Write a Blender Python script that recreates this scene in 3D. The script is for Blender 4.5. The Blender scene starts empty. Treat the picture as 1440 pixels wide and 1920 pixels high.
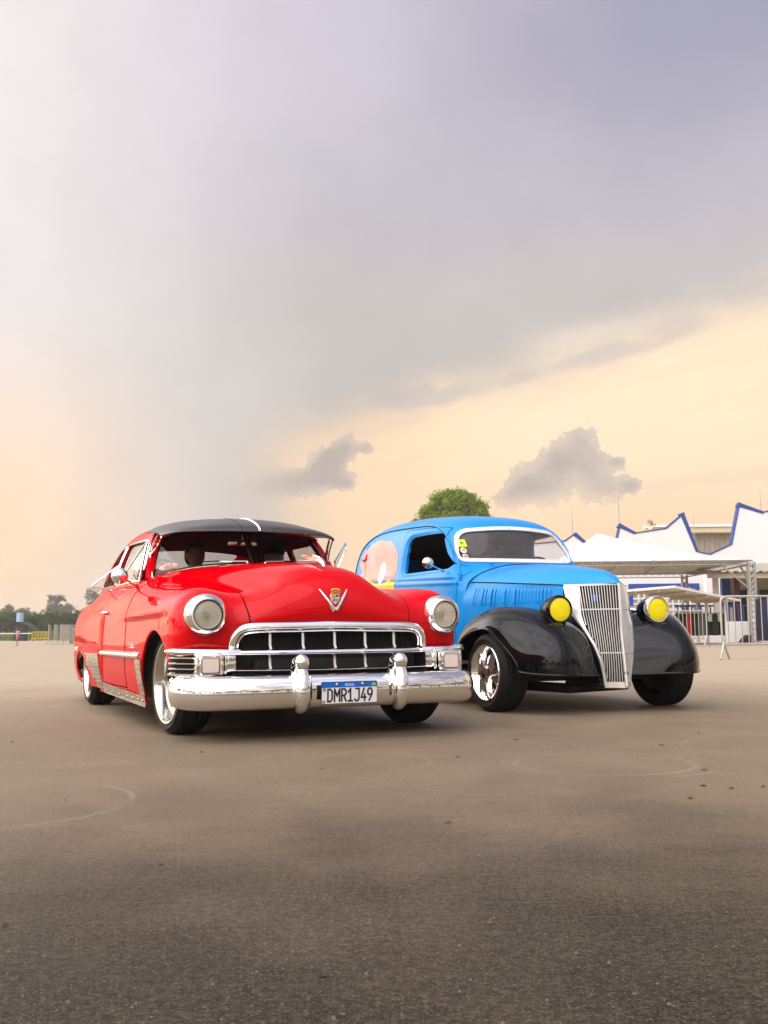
import bpy, bmesh, math, random
import numpy as np
from mathutils import Vector, Matrix

scene = bpy.context.scene
R = math.radians
PI = math.pi

# ------------------------------------------------------------------ camera
F_PX = 1940.0 / 1920.0            # focal length over the long (vertical) side
cam_d = bpy.data.cameras.new('camera')
cam = bpy.data.objects.new('camera', cam_d)
scene.collection.objects.link(cam)
cam_d.sensor_fit = 'VERTICAL'
cam_d.sensor_height = 24.0
cam_d.lens = 24.0 * F_PX
cam_d.clip_start = 0.05
cam_d.clip_end = 4000.0
PITCH = math.atan((1186.0 - 960.0) / 1940.0)
ROLL = R(0.5)
cam.matrix_world = (Matrix.Translation((0, 0, 0.625)) @ Matrix.Rotation(PI / 2 + PITCH, 4, 'X')
                    @ Matrix.Rotation(-ROLL, 4, 'Z'))
scene.camera = cam

# ------------------------------------------------------------------ render look
scene.view_settings.view_transform = 'Standard'
scene.view_settings.look = 'None'
scene.view_settings.exposure = 0.66
scene.view_settings.gamma = 1.0
scene.view_settings.use_curve_mapping = False
scene.cycles.use_denoising = True
scene.cycles.max_bounces = 10
scene.cycles.transparent_max_bounces = 16
scene.cycles.glossy_bounces = 6
scene.cycles.caustics_reflective = False
scene.cycles.caustics_refractive = False
scene.cycles.sample_clamp_indirect = 6.0

# ------------------------------------------------------------------ sun direction
SUN_AZ = R(-150)      # seen from the camera: to the left
SUN_EL = R(46)
sun_from = Vector((math.sin(SUN_AZ) * math.cos(SUN_EL), math.cos(SUN_AZ) * math.cos(SUN_EL), math.sin(SUN_EL)))
sun_d = bpy.data.lights.new('sun', 'SUN')
sun_d.energy = 1.2
sun_d.angle = R(90)
sun_d.color = (1.0, 0.93, 0.82)
sun = bpy.data.objects.new('sun', sun_d)
scene.collection.objects.link(sun)
sun.rotation_euler = sun_from.to_track_quat('Z', 'Y').to_euler()

# ------------------------------------------------------------------ node helpers
class NT:
    def __init__(s, tree):
        s.t = tree
        s.n = tree.nodes
        s.l = tree.links
    def node(s, kind, **kw):
        n = s.n.new(kind)
        for k, v in kw.items():
            setattr(n, k, v)
        return n
    def put(s, sock, v):
        if v is None:
            return
        if hasattr(v, 'is_linked') or hasattr(v, 'links'):
            s.l.new(v, sock)
        else:
            if isinstance(v, (tuple, list)) and len(v) == 3 and len(getattr(sock, 'default_value', (0, 0, 0))) == 4:
                v = (*v, 1.0)
            sock.default_value = v
    def m(s, op, a, b=None, c=None, clamp=False):
        n = s.node('ShaderNodeMath', operation=op, use_clamp=clamp)
        s.put(n.inputs[0], a); s.put(n.inputs[1], b)
        if c is not None:
            s.put(n.inputs[2], c)
        return n.outputs[0]
    def add(s, a, b): return s.m('ADD', a, b)
    def sub(s, a, b): return s.m('SUBTRACT', a, b)
    def mul(s, a, b): return s.m('MULTIPLY', a, b)
    def step(s, v, a, b, lo=0.0, hi=1.0):
        n = s.node('ShaderNodeMapRange', interpolation_type='SMOOTHSTEP')
        s.put(n.inputs['Value'], v); s.put(n.inputs['From Min'], a); s.put(n.inputs['From Max'], b)
        s.put(n.inputs['To Min'], lo); s.put(n.inputs['To Max'], hi)
        return n.outputs[0]
    def mix(s, f, a, b):
        n = s.node('ShaderNodeMix', data_type='RGBA')
        s.put(n.inputs[0], f); s.put(n.inputs[6], a); s.put(n.inputs[7], b)
        return n.outputs[2]
    def noise(s, vec, scale, detail=4.0, rough=0.5, dist=0.0):
        n = s.node('ShaderNodeTexNoise')
        s.put(n.inputs['Vector'], vec)
        n.inputs['Scale'].default_value = scale
        n.inputs['Detail'].default_value = detail
        n.inputs['Roughness'].default_value = rough
        n.inputs['Distortion'].default_value = dist
        return n.outputs['Fac']
    def combine(s, x, y, z):
        n = s.node('ShaderNodeCombineXYZ')
        s.put(n.inputs[0], x); s.put(n.inputs[1], y); s.put(n.inputs[2], z)
        return n.outputs[0]

# ------------------------------------------------------------------ world: hazy evening cloud deck with a clear cream band under it
world = bpy.data.worlds.new('World')
scene.world = world
world.use_nodes = True
w = NT(world.node_tree)
w.n.clear()
tc = w.node('ShaderNodeTexCoord')
dirv = tc.outputs['Generated']
sep = w.node('ShaderNodeSeparateXYZ'); w.l.new(dirv, sep.inputs[0])
DX, DY, DZ = sep.outputs
DEG = 180.0 / PI
AZ = w.mul(w.m('ARCTAN2', DX, DY), DEG)
EL = w.mul(w.m('ARCSINE', DZ), DEG)
n_big = w.noise(dirv, 2.6, 5.0, 0.55)
n_mid = w.noise(dirv, 9.0, 6.0, 0.58)
n_fine = w.noise(dirv, 26.0, 7.0, 0.62)
# cloud deck colour by height above the horizon
ramp = w.node('ShaderNodeValToRGB')
w.l.new(w.m('DIVIDE', w.m('MAXIMUM', EL, 0.0), 60.0), ramp.inputs[0])
cr = ramp.color_ramp
cr.elements[0].position = 0.0; cr.elements[0].color = (0.50, 0.415, 0.335, 1)
cr.elements[1].position = 1.0; cr.elements[1].color = (0.50, 0.48, 0.55, 1)
for p, c in ((0.14, (0.455, 0.392, 0.345)), (0.21, (0.485, 0.438, 0.400)), (0.31, (0.482, 0.445, 0.435)), (0.37, (0.470, 0.438, 0.470)), (0.5, (0.515, 0.475, 0.545))):
    e = cr.elements.new(p); e.color = (*c, 1)
deck = ramp.outputs[0]
# darker rain cloud high on the right, brighter veil towards the left
soft = w.mul(w.sub(n_big, 0.5), 10.0)
dark = w.mul(w.step(w.add(EL, w.mul(soft, 0.5)), 19.0, 31.0), w.step(w.add(AZ, soft), -5.0, 18.0))
dark = w.mul(dark, w.step(AZ, 120.0, 50.0))
deck = w.mix(w.mul(dark, 0.95), deck, (0.295, 0.29, 0.37))
sunny = w.mul(w.step(w.add(AZ, soft), -1.0, -22.0), w.step(AZ, -170.0, -110.0))
deck = w.mix(sunny, deck, (0.70, 0.66, 0.66))
low_left = w.mul(w.step(AZ, -8.0, -21.0), w.step(EL, 20.0, 4.0))
low_left = w.mul(low_left, w.step(AZ, -120.0, -60.0))
deck = w.mix(low_left, deck, (0.82, 0.60, 0.40))
aloft = w.m('MAXIMUM', w.step(EL, 34.0, 48.0), w.m('MAXIMUM', w.step(AZ, 30.0, 60.0), w.step(AZ, -60.0, -110.0)))      # the deck breaks up into clearer billows away from the rain
fold = w.step(w.add(n_mid, w.mul(w.sub(n_big, 0.5), 0.8)), 0.30, 0.72, w.sub(0.965, w.mul(aloft, 0.35)), w.add(1.04, w.mul(aloft, 0.30)))
vm = w.node('ShaderNodeVectorMath', operation='SCALE'); w.l.new(deck, vm.inputs[0]); w.l.new(fold, vm.inputs['Scale'])
deck = vm.outputs[0]
# thin places high up where some blue shows through
gap = w.mul(w.step(n_mid, 0.50, 0.66), w.step(EL, 33.0, 52.0))
deck = w.mix(w.mul(gap, 0.8), deck, (0.20, 0.30, 0.55))
# clear cream band below the edge of the deck
edge = w.add(w.mul(AZ, 0.235), 12.3)
wob = w.add(w.mul(w.sub(n_mid, 0.5), 3.4), w.mul(w.sub(n_fine, 0.5), 1.3))
below = w.step(w.sub(w.add(edge, wob), EL), -2.2, 2.6)
below = w.mul(below, w.step(w.add(AZ, w.mul(wob, 1.2)), -8.5, -1.5))
below = w.mul(below, w.step(AZ, 75.0, 40.0))
cream = w.mix(w.step(w.add(EL, w.mul(w.sub(n_big, 0.5), 6.0)), 3.5, 11.0), (0.87, 0.585, 0.365), (0.90, 0.69, 0.475))
cream = w.mix(w.step(AZ, 9.0, -3.0), cream, (0.84, 0.60, 0.385))
streak = w.step(w.noise(w.combine(w.mul(AZ, 0.055), w.mul(w.sub(EL, w.mul(AZ, 0.22)), 0.42), 0.0), 1.0, 5.0, 0.55), 0.50, 0.72)
cream = w.mix(w.mul(streak, 0.30), cream, (0.60, 0.49, 0.42))
col = w.mix(below, deck, cream)
# long grey-lilac streaks and a lit cloud edge near the rim of the deck
def lobe(a, e, ra, re, tilt, A=None, E2=None):
    qa = w.m('DIVIDE', w.sub(A or AZ, a), ra)
    qe = w.m('DIVIDE', w.sub(w.sub(E2 or EL, e), w.mul(w.sub(AZ, a), tilt)), re)
    return w.m('EXPONENT', w.mul(w.add(w.mul(qa, qa), w.mul(qe, qe)), -1.0))
ELs = w.add(EL, w.mul(w.sub(n_fine, 0.5), 1.3))
lit = lobe(11.5, 15.9, 3.2, 0.75, 0.10, None, ELs)
col = w.mix(w.mul(lit, 0.55), col, (0.80, 0.66, 0.53))
for (a, e, ra, re, tl, k) in ((12.8, 14.9, 4.2, 0.5, 0.16, 0.45), (16.3, 16.0, 2.0, 0.7, 0.1, 0.4), (2.2, 13.0, 4.0, 0.62, 0.10, 0.6), (7.6, 13.9, 1.4, 0.4, 0.2, 0.4), (18.5, 8.0, 6.0, 0.5, 0.08, 0.2)):
    col = w.mix(w.mul(w.step(lobe(a, e, ra, re, tl, None, ELs), 0.15, 0.85), k), col, (0.455, 0.415, 0.415))
# cumulus puffs standing in the clear band, their feet lost in haze
puffs = [(9.2, 8.2, 1.8, 1.35), (10.9, 10.35, 0.85, 0.9), (11.6, 9.0, 1.0, 0.9), (7.8, 7.9, 1.1, 0.75), (12.4, 7.6, 1.3, 0.8),
         (9.7, 9.4, 0.95, 0.8), (6.6, 7.2, 1.0, 0.6), (12.9, 9.0, 0.45, 0.3), (13.6, 7.7, 0.5, 0.4),
         (-2.1, 10.35, 0.85, 0.8), (-2.9, 9.8, 0.95, 0.7), (-0.9, 10.15, 0.55, 0.35), (-3.4, 8.7, 1.5, 0.8), (-5.2, 8.3, 1.7, 0.9), (-2.2, 8.3, 0.8, 0.35), (-7.8, 7.9, 2.2, 0.9), (-3.0, 9.2, 0.8, 0.7)]
tot = None
AZp = w.add(AZ, w.mul(w.sub(n_fine, 0.5), 1.0))
ELp = w.add(EL, w.mul(w.sub(n_mid, 0.5), 0.9))
for (a, e, ra, re) in puffs:
    g = lobe(a, e, ra, re, 0.0, AZp, ELp)
    tot = g if tot is None else w.add(tot, g)
def billow(scale, det):
    return w.mul(w.m('ABSOLUTE', w.sub(w.noise(dirv, scale, det, 0.5), 0.5)), 2.0)
b1, b2, b3 = billow(34.0, 1.0), billow(80.0, 1.0), billow(190.0, 2.0)
tot = w.add(tot, w.add(w.mul(w.sub(0.20, b1), 1.1), w.add(w.mul(w.sub(0.20, b2), 0.75), w.mul(w.sub(0.2, b3), 0.45))))
pm = w.mul(w.step(tot, 0.46, 0.74), w.mul(w.step(EL, 5.4, 8.0), w.step(AZ, -9.5, -4.0)))
pcol = w.mix(w.step(w.add(tot, w.mul(w.sub(w.add(b1, b2), 0.4), 1.2)), 0.5, 1.6), (0.56, 0.47, 0.40), (0.365, 0.325, 0.31))
col = w.mix(w.mul(pm, 0.88), col, pcol)
# glow of the veiled sun, plus brightness added low left for side reflections
sd = w.node('ShaderNodeVectorMath', operation='DOT_PRODUCT'); w.l.new(dirv, sd.inputs[0]); sd.inputs[1].default_value = tuple(sun_from)
glow = w.add(1.0, w.mul(w.m('POWER', w.m('MAXIMUM', sd.outputs['Value'], 0.0), 2.5), 2.8))
glow = w.add(glow, w.mul(w.mul(w.step(AZ, -21.0, -44.0), w.step(AZ, -125.0, -60.0)), w.step(EL, 70.0, 12.0, 0.0, 3.6)))
gv = w.node('ShaderNodeVectorMath', operation='SCALE'); w.l.new(col, gv.inputs[0]); w.l.new(glow, gv.inputs['Scale'])
col = gv.outputs[0]
# the blue of the sky behind the veil
skyt = w.node('ShaderNodeTexSky', sky_type='NISHITA')
skyt.sun_disc = False
skyt.sun_elevation = SUN_EL
skyt.sun_rotation = SUN_AZ
skyt.air_density = 1.5; skyt.dust_density = 4.0
bg1 = w.node('ShaderNodeBackground'); w.l.new(col, bg1.inputs[0]); bg1.inputs[1].default_value = 0.84
bg2 = w.node('ShaderNodeBackground'); w.l.new(skyt.outputs[0], bg2.inputs[0]); bg2.inputs[1].default_value = 0.05
mx = w.node('ShaderNodeMixShader'); mx.inputs[0].default_value = 0.06
w.l.new(bg1.outputs[0], mx.inputs[1]); w.l.new(bg2.outputs[0], mx.inputs[2])
wo = w.node('ShaderNodeOutputWorld'); w.l.new(mx.outputs[0], wo.inputs[0])

# ------------------------------------------------------------------ materials
def material(name, color, rough=0.5, metal=0.0, coat=0.0, spec=0.5, bump=None, vary=None, alpha=None, trans=0.0, coat_rough=0.02, emit=None, rough_vary=None, ior=None):
    m = bpy.data.materials.new(name); m.use_nodes = True
    t = NT(m.node_tree); t.n.clear()
    o = t.node('ShaderNodeOutputMaterial'); p = t.node('ShaderNodeBsdfPrincipled')
    t.l.new(p.outputs[0], o.inputs[0])
    co = t.node('ShaderNodeTexCoord').outputs['Object']
    base = (*color, 1.0)
    if vary:                      # (scale, amount, other colour)
        f = t.noise(co, vary[0], 5.0, 0.6)
        t.put(p.inputs['Base Color'], t.mix(t.mul(t.step(f, 0.35, 0.7), vary[1]), base, (*vary[2], 1.0)))
    else:
        p.inputs['Base Color'].default_value = base
    p.inputs['Roughness'].default_value = rough
    if rough_vary:                # (scale, low, high)
        t.put(p.inputs['Roughness'], t.step(t.noise(co, rough_vary[0], 5.0, 0.6), 0.3, 0.7, rough_vary[1], rough_vary[2]))
    p.inputs['Metallic'].default_value = metal
    p.inputs['Coat Weight'].default_value = coat
    p.inputs['Coat Roughness'].default_value = coat_rough
    p.inputs['Specular IOR Level'].default_value = spec
    p.inputs['Transmission Weight'].default_value = trans
    if ior: p.inputs['IOR'].default_value = ior
    if bump:                      # (scale, strength, distance)
        b = t.node('ShaderNodeBump'); b.inputs['Strength'].default_value = bump[1]; b.inputs['Distance'].default_value = bump[2]
        t.l.new(t.noise(co, bump[0], 4.0, 0.6), b.inputs['Height'])
        t.l.new(b.outputs[0], p.inputs['Normal'])
    return m

def glass(name, tint, refl=1.0, haze=0.0, dust=(0.66, 0.61, 0.52)):
    """thin pane: see-through, with the mirror-like reflection of glass and a little dust"""
    m = bpy.data.materials.new(name); m.use_nodes = True
    t = NT(m.node_tree); t.n.clear()
    o = t.node('ShaderNodeOutputMaterial')
    tr = t.node('ShaderNodeBsdfTransparent'); tr.inputs[0].default_value = (*tint, 1)
    gl = t.node('ShaderNodeBsdfGlossy'); gl.inputs['Roughness'].default_value = 0.015
    fr = t.node('ShaderNodeFresnel'); t.put(fr.inputs[0], t.sub(1.5, t.mul(t.node('ShaderNodeNewGeometry').outputs['Backfacing'], 0.8333)))
    a = t.node('ShaderNodeMixShader')
    t.put(a.inputs[0], t.m('MULTIPLY', fr.outputs[0], refl, clamp=True)); t.l.new(tr.outputs[0], a.inputs[1]); t.l.new(gl.outputs[0], a.inputs[2])
    out = a.outputs[0]
    if haze:
        df = t.node('ShaderNodeBsdfDiffuse'); df.inputs[0].default_value = (*dust, 1)
        co = t.node('ShaderNodeTexCoord').outputs['Object']
        b = t.node('ShaderNodeMixShader')
        t.put(b.inputs[0], t.step(t.noise(co, 11.0, 4.0, 0.6), 0.2, 0.8, haze * 0.8, haze * 1.2))
        t.l.new(out, b.inputs[1]); t.l.new(df.outputs[0], b.inputs[2]); out = b.outputs[0]
    t.l.new(out, o.inputs[0])
    return m

M = {}
M['red'] = material('red car paint', (0.60, 0.0, 0.004), 0.5, 0.0, 0.50, 0.0, coat_rough=0.012)
M['blue'] = material('satin blue paint', (0.0, 0.245, 0.66), 0.40, 0.0, 0.25, 0.3, bump=(420, 0.06, 0.001), vary=(3.0, 0.3, (0.0, 0.29, 0.72)), coat_rough=0.16)
M['black_gloss'] = material('gloss black paint', (0.004, 0.004, 0.005), 0.035, 0.0, 0.0, 0.30, rough_vary=(6, 0.025, 0.06))
M['black_satin'] = material('faded black lacquer', (0.030, 0.027, 0.025), 0.40, 0.0, 0.25, vary=(6, 0.5, (0.052, 0.046, 0.042)), coat_rough=0.15)
M['black'] = material('dull black', (0.006, 0.006, 0.006), 0.75)
M['dark_metal'] = material('dirty underbody steel', (0.012, 0.011, 0.010), 0.7, vary=(8, 0.6, (0.035, 0.028, 0.022)))
M['rubber'] = material('tyre rubber', (0.007, 0.007, 0.007), 0.75, spec=0.3, bump=(60, 0.2, 0.002), vary=(14, 0.5, (0.014, 0.013, 0.012)))
M['seal'] = material('rubber seal', (0.006, 0.006, 0.006), 0.5)
M['chrome'] = material('chrome', (0.90, 0.89, 0.88), 0.03, 1.0, rough_vary=(7, 0.015, 0.05))
M['chrome_worn'] = material('worn chrome', (0.86, 0.85, 0.83), 0.05, 1.0, rough_vary=(9, 0.015, 0.05), vary=(40, 0.10, (0.6, 0.54, 0.47)))
M['alu'] = material('polished aluminium', (0.56, 0.54, 0.51), 0.2, 1.0, rough_vary=(6, 0.12, 0.24))
M['alu_dark'] = material('cast grey aluminium', (0.42, 0.41, 0.40), 0.38, 0.9)
M['brushed'] = material('scuffed stainless sheet', (0.52, 0.49, 0.44), 0.28, 1.0, rough_vary=(14, 0.2, 0.42), vary=(12, 0.35, (0.45, 0.40, 0.34)))
M['silver'] = material('silvered grille metal', (0.78, 0.76, 0.73), 0.34, 0.55, vary=(16, 0.3, (0.62, 0.59, 0.54)))
M['white_paint'] = material('white painted metal', (0.72, 0.70, 0.67), 0.35)
M['plate_white'] = material('plate white', (0.78, 0.77, 0.75), 0.4)
M['plate_blue'] = material('plate blue', (0.0, 0.13, 0.55), 0.4)
M['plate_black'] = material('plate black', (0.012, 0.012, 0.012), 0.5)
M['plate_green'] = material('flag green', (0.02, 0.35, 0.08), 0.4)
M['flag_yellow'] = material('flag yellow', (0.85, 0.70, 0.02), 0.4)
M['gold'] = material('gold enamel', (0.75, 0.50, 0.12), 0.3, 0.7)
M['red_enamel'] = material('red enamel', (0.45, 0.01, 0.02), 0.25)
M['glass'] = glass('window glass', (0.90, 0.92, 0.91), 1.0, 0.02)
M['glass_ws'] = glass('windscreen glass', (0.72, 0.74, 0.73), 0.9)
M['glass_blue'] = glass('dusty tinted windscreen', (0.74, 0.74, 0.74), 1.3, 0.07)
M['lens'] = glass('clear lamp lens', (0.95, 0.93, 0.88), 1.3, 0.26, (0.90, 0.84, 0.68))
M['reflector'] = material('lamp reflector', (0.90, 0.85, 0.72), 0.30, 0.35)
M['lens_yellow'] = material('yellow lamp lens', (0.95, 0.80, 0.0), 0.12, 0.0, 0.5, vary=(18, 0.2, (0.85, 0.65, 0.0)), bump=(38, 0.15, 0.004))
M['bulb_lens'] = material('ribbed marker lens', (0.82, 0.70, 0.60), 0.18, 0.0, 0.5, bump=(90, 0.3, 0.003))
M['interior'] = material('dark upholstery', (0.008, 0.007, 0.007), 0.8)
M['interior_red'] = material('red cabin trim', (0.10, 0.006, 0.008), 0.5)
M['mural_salmon'] = material('faded salmon mural paint', (0.68, 0.32, 0.24), 0.45, vary=(3.5, 0.7, (0.55, 0.45, 0.50)))
M['mural_white'] = material('mural white', (0.78, 0.76, 0.74), 0.45)
M['mural_yellow'] = material('mural yellow', (0.82, 0.68, 0.02), 0.45)
M['mural_brown'] = material('mural brown', (0.32, 0.22, 0.16), 0.45)
M['sticker_lime'] = material('lime sticker', (0.62, 0.82, 0.0), 0.5)
M['sticker_white'] = material('white sticker', (0.75, 0.72, 0.68), 0.5, vary=(40, 0.5, (0.55, 0.3, 0.15)))
M['tail_red'] = material('tail lamp red', (0.65, 0.01, 0.015), 0.2, 0.0, 0.6)
M['skin'] = material('skin', (0.42, 0.22, 0.15), 0.5, vary=(20, 0.3, (0.36, 0.17, 0.11)))
M['skin_dark'] = material('skin tanned', (0.24, 0.12, 0.075), 0.5)
M['hair'] = material('dark hair', (0.012, 0.009, 0.008), 0.6)
M['cloth_black'] = material('black cloth', (0.012, 0.012, 0.014), 0.85)
M['cloth_grey'] = material('grey cloth', (0.10, 0.10, 0.11), 0.9)

# ------------------------------------------------------------------ object helpers
COL = scene.collection

def tag(o, label=None, cat=None, group=None, kind=None):
    if label: o['label'] = label
    if cat: o['category'] = cat
    if group: o['group'] = group
    if kind: o['kind'] = kind
    return o

def empty(name, loc=(0, 0, 0), rz=0.0, label=None, cat=None, group=None):
    o = bpy.data.objects.new(name, None); COL.objects.link(o)
    o.location = loc; o.rotation_euler = (0, 0, rz); o.empty_display_size = 0.2
    return tag(o, label, cat, group)

def finish(me, m, smooth=True, sharp=38.0):
    me.materials.append(m)
    if smooth:
        bm = bmesh.new(); bm.from_mesh(me)
        lim = math.radians(sharp)
        for f in bm.faces: f.smooth = True
        for e in bm.edges:
            if len(e.link_faces) == 2 and e.calc_face_angle(0.0) > lim: e.smooth = False
        bm.to_mesh(me); bm.free()
    me.update()
    return me

def link(name, me, parent=None):
    o = bpy.data.objects.new(name, me); COL.objects.link(o)
    if parent is not None: o.parent = parent
    return o

def copy_tree(o, parent=None):
    c = o.copy(); COL.objects.link(c); c.parent = parent
    for ch in list(o.children):
        copy_tree(ch, c)
    return c

class MB:
    """collects shapes of ONE part"""
    def __init__(s):
        s.v = []; s.f = []
    def add(s, V, Fc, mat=None):
        b = len(s.v)
        if mat is not None:
            V = [tuple(mat @ Vector(p)) for p in V]
        s.v.extend([tuple(float(q) for q in p) for p in V])
        s.f.extend([tuple(i + b for i in f) for f in Fc])
        return s
    def grid(s, P, cu=False, cv=False, flip=False, mat=None):
        P = np.asarray(P); nu, nv = P.shape[:2]; Fc = []
        for i in range(nu if cu else nu - 1):
            for j in range(nv if cv else nv - 1):
                a = i * nv + j; b = ((i + 1) % nu) * nv + j
                c = ((i + 1) % nu) * nv + (j + 1) % nv; d = i * nv + (j + 1) % nv
                Fc.append((a, d, c, b) if flip else (a, b, c, d))
        return s.add(P.reshape(-1, 3), Fc, mat)
    def tube(s, path, r, n=8, closed=False, sq=None, up=(0, 0, 1)):
        path = [Vector(p) for p in path]; L = len(path)
        rr = r if isinstance(r, (list, tuple)) else [r] * L
        rows = []; prev = None
        for i, p in enumerate(path):
            if closed: d = path[(i + 1) % L] - path[i - 1]
            else: d = path[min(i + 1, L - 1)] - path[max(i - 1, 0)]
            d = d.normalized() if d.length > 1e-9 else Vector((0, 0, 1))
            if prev is None:
                a = Vector(up)
                if abs(a.dot(d)) > 0.95: a = Vector((1, 0, 0))
                x = (a - d * a.dot(d)).normalized()
            else:
                x = prev - d * prev.dot(d)
                x = x.normalized() if x.length > 1e-6 else prev
            prev = x; y = d.cross(x)
            k = sq or 1.0
            rows.append([tuple(p + x * math.cos(t) * rr[i] + y * math.sin(t) * rr[i] * k) for t in [2 * PI * q / n for q in range(n)]])
        b = len(s.v)
        s.grid(np.array(rows), cu=closed, cv=True, flip=True)
        if not closed:
            s.f.append(tuple(b + q for q in range(n)))
            s.f.append(tuple(b + (L - 1) * n + q for q in reversed(range(n))))
        return s
    def sweep(s, path, prof, up=(0, 0, 1), closed_prof=True, caps=True, scale=None):
        """profile (outward, up) swept along a path; outward = direction x up"""
        path = [Vector(p) for p in path]; L = len(path); up = Vector(up); rows = []
        for i, p in enumerate(path):
            d = (path[min(i + 1, L - 1)] - path[max(i - 1, 0)]).normalized()
            out = d.cross(up).normalized(); u2 = out.cross(d).normalized()
            k = scale[i] if scale else 1.0
            rows.append([tuple(p + out * a * k + u2 * b * k) for a, b in prof])
        b = len(s.v); n = len(prof)
        s.grid(np.array(rows), cv=closed_prof)
        if caps and closed_prof:
            s.f.append(tuple(b + q for q in reversed(range(n))))
            s.f.append(tuple(b + (L - 1) * n + q for q in range(n)))
        return s
    def lathe(s, prof, n=24, mat=None, a0=0.0, a1=None):
        """profile of (axial, radius) turned about local -Y (axial counts forward = -y)"""
        full = a1 is None
        ang = [2 * PI * q / n for q in range(n)] if full else list(np.linspace(a0, a1, n))
        P = [[(r * math.cos(t), -a, r * math.sin(t)) for t in ang] for a, r in prof]
        return s.grid(np.array(P), cv=full, mat=mat)
    def box(s, c, d, rot=None, bev=0.0):
        bm = bmesh.new(); bmesh.ops.create_cube(bm, size=1.0)
        bmesh.ops.scale(bm, vec=d, verts=bm.verts)
        if bev: bmesh.ops.bevel(bm, geom=list(bm.edges), offset=bev, segments=2, affect='EDGES', profile=0.6)
        T = Matrix.Translation(c) @ (rot.to_4x4() if rot is not None else Matrix())
        bm.verts.index_update()
        V = [tuple(T @ v.co) for v in bm.verts]; Fc = [tuple(v.index for v in f.verts) for f in bm.faces]
        bm.free()
        return s.add(V, Fc)
    def prism(s, poly, lo, hi, plane='xz', mat=None):
        """polygon in a plane, extruded along the third axis from lo to hi"""
        n = len(poly)
        def pt(a, b, c): return {'xz': (a, c, b), 'xy': (a, b, c), 'yz': (c, a, b)}[plane]
        V = [pt(a, b, lo) for a, b in poly] + [pt(a, b, hi) for a, b in poly]
        Fc = [tuple(range(n)), tuple(reversed(range(n, 2 * n)))] + [(i, i + n, (i + 1) % n + n, (i + 1) % n) for i in range(n)]
        return s.add(V, Fc, mat)
    def ball(s, c, r, nu=10, nv=16, mat=None):
        r = r if isinstance(r, (list, tuple)) else (r, r, r)
        P = [[(c[0] + r[0] * math.sin(a) * math.cos(b), c[1] + r[1] * math.sin(a) * math.sin(b), c[2] + r[2] * math.cos(a))
              for b in [2 * PI * q / nv for q in range(nv)]] for a in np.linspace(0.001, PI - 0.001, nu)]
        return s.grid(np.array(P), cv=True, mat=mat)
    def mesh(s, name, m, smooth=True, sharp=38.0, fix=True):
        me = bpy.data.meshes.new(name)
        me.from_pydata(s.v, [], s.f); me.validate()
        if fix:
            bm = bmesh.new(); bm.from_mesh(me)
            bmesh.ops.recalc_face_normals(bm, faces=bm.faces); bm.to_mesh(me); bm.free()
        return finish(me, m, smooth, sharp)
    def build(s, name, m, parent=None, smooth=True, sharp=38.0, fix=True):
        return link(name, s.mesh(name, m, smooth, sharp, fix), parent)
    def mirrored(s):
        q = MB(); q.v = [(-a, b, c) for a, b, c in s.v]; q.f = [tuple(reversed(f)) for f in s.f]
        return q

def both(mb, name, m, parent, **kw):
    """a part and its twin on the other side of the car"""
    return mb.build(name, m, parent, **kw), mb.mirrored().build(name, m, parent, **kw)

# ------------------------------------------------------------------ smooth surfaces through control points
def basis(t, T):
    t = np.asarray(t, float); T = np.asarray(T, float); n = len(T); h = np.diff(T)
    A = np.zeros((n, n)); Bm = np.zeros((n, n)); A[0, 0] = A[-1, -1] = 1
    for i in range(1, n - 1):
        A[i, i - 1] = h[i - 1]; A[i, i] = 2 * (h[i - 1] + h[i]); A[i, i + 1] = h[i]
        Bm[i, i - 1] = 6 / h[i - 1]; Bm[i, i] = -6 / h[i - 1] - 6 / h[i]; Bm[i, i + 1] = 6 / h[i]
    Mm = np.linalg.solve(A, Bm)
    k = np.clip(np.searchsorted(T, t, side='right') - 1, 0, n - 2)
    W = np.zeros((len(t), n))
    for q, (tt, i) in enumerate(zip(t, k)):
        a = T[i + 1] - tt; b = tt - T[i]; H = h[i]
        W[q] += Mm[i] * (a ** 3 / (6 * H) - a * H / 6) + Mm[i + 1] * (b ** 3 / (6 * H) - b * H / 6)
        W[q, i] += a / H; W[q, i + 1] += b / H
    return W

def curve(pts, n, closed=False):
    P = np.asarray(pts, float)
    if closed:
        P = np.vstack([P[-3:], P, P[:3]])
    d = np.sqrt(np.linalg.norm(np.diff(P, axis=0), axis=1)); T = np.concatenate([[0], np.cumsum(np.maximum(d, 1e-6))])
    if closed:
        return basis(np.linspace(T[3], T[-3], n, endpoint=False), T) @ P
    return basis(np.linspace(0, T[-1], n), T) @ P

class Surf:
    def __init__(s, G):
        s.G = np.asarray(G, float)
        du = np.linalg.norm(np.diff(s.G, axis=0), axis=2).mean(axis=1); dv = np.linalg.norm(np.diff(s.G, axis=1), axis=2).mean(axis=0)
        s.U = np.concatenate([[0], np.cumsum(np.sqrt(du))]); s.V = np.concatenate([[0], np.cumsum(np.sqrt(dv))])
    def at(s, u, v):
        """u, v are arrays of fractional row and column numbers"""
        tu = np.interp(u, np.arange(len(s.U)), s.U); tv = np.interp(v, np.arange(len(s.V)), s.V)
        return np.einsum('ui,ijk,vj->uvk', basis(tu, s.U), s.G, basis(tv, s.V))
    def patch(s, u0, u1, v0, v1, nu, nv):
        return s.at(np.linspace(u0, u1, nu), np.linspace(v0, v1, nv))

def mirror_grid(G):
    G = np.asarray(G, float); L = G[:, :0:-1].copy(); L[..., 0] *= -1
    return np.concatenate([L, G], axis=1)

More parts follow.
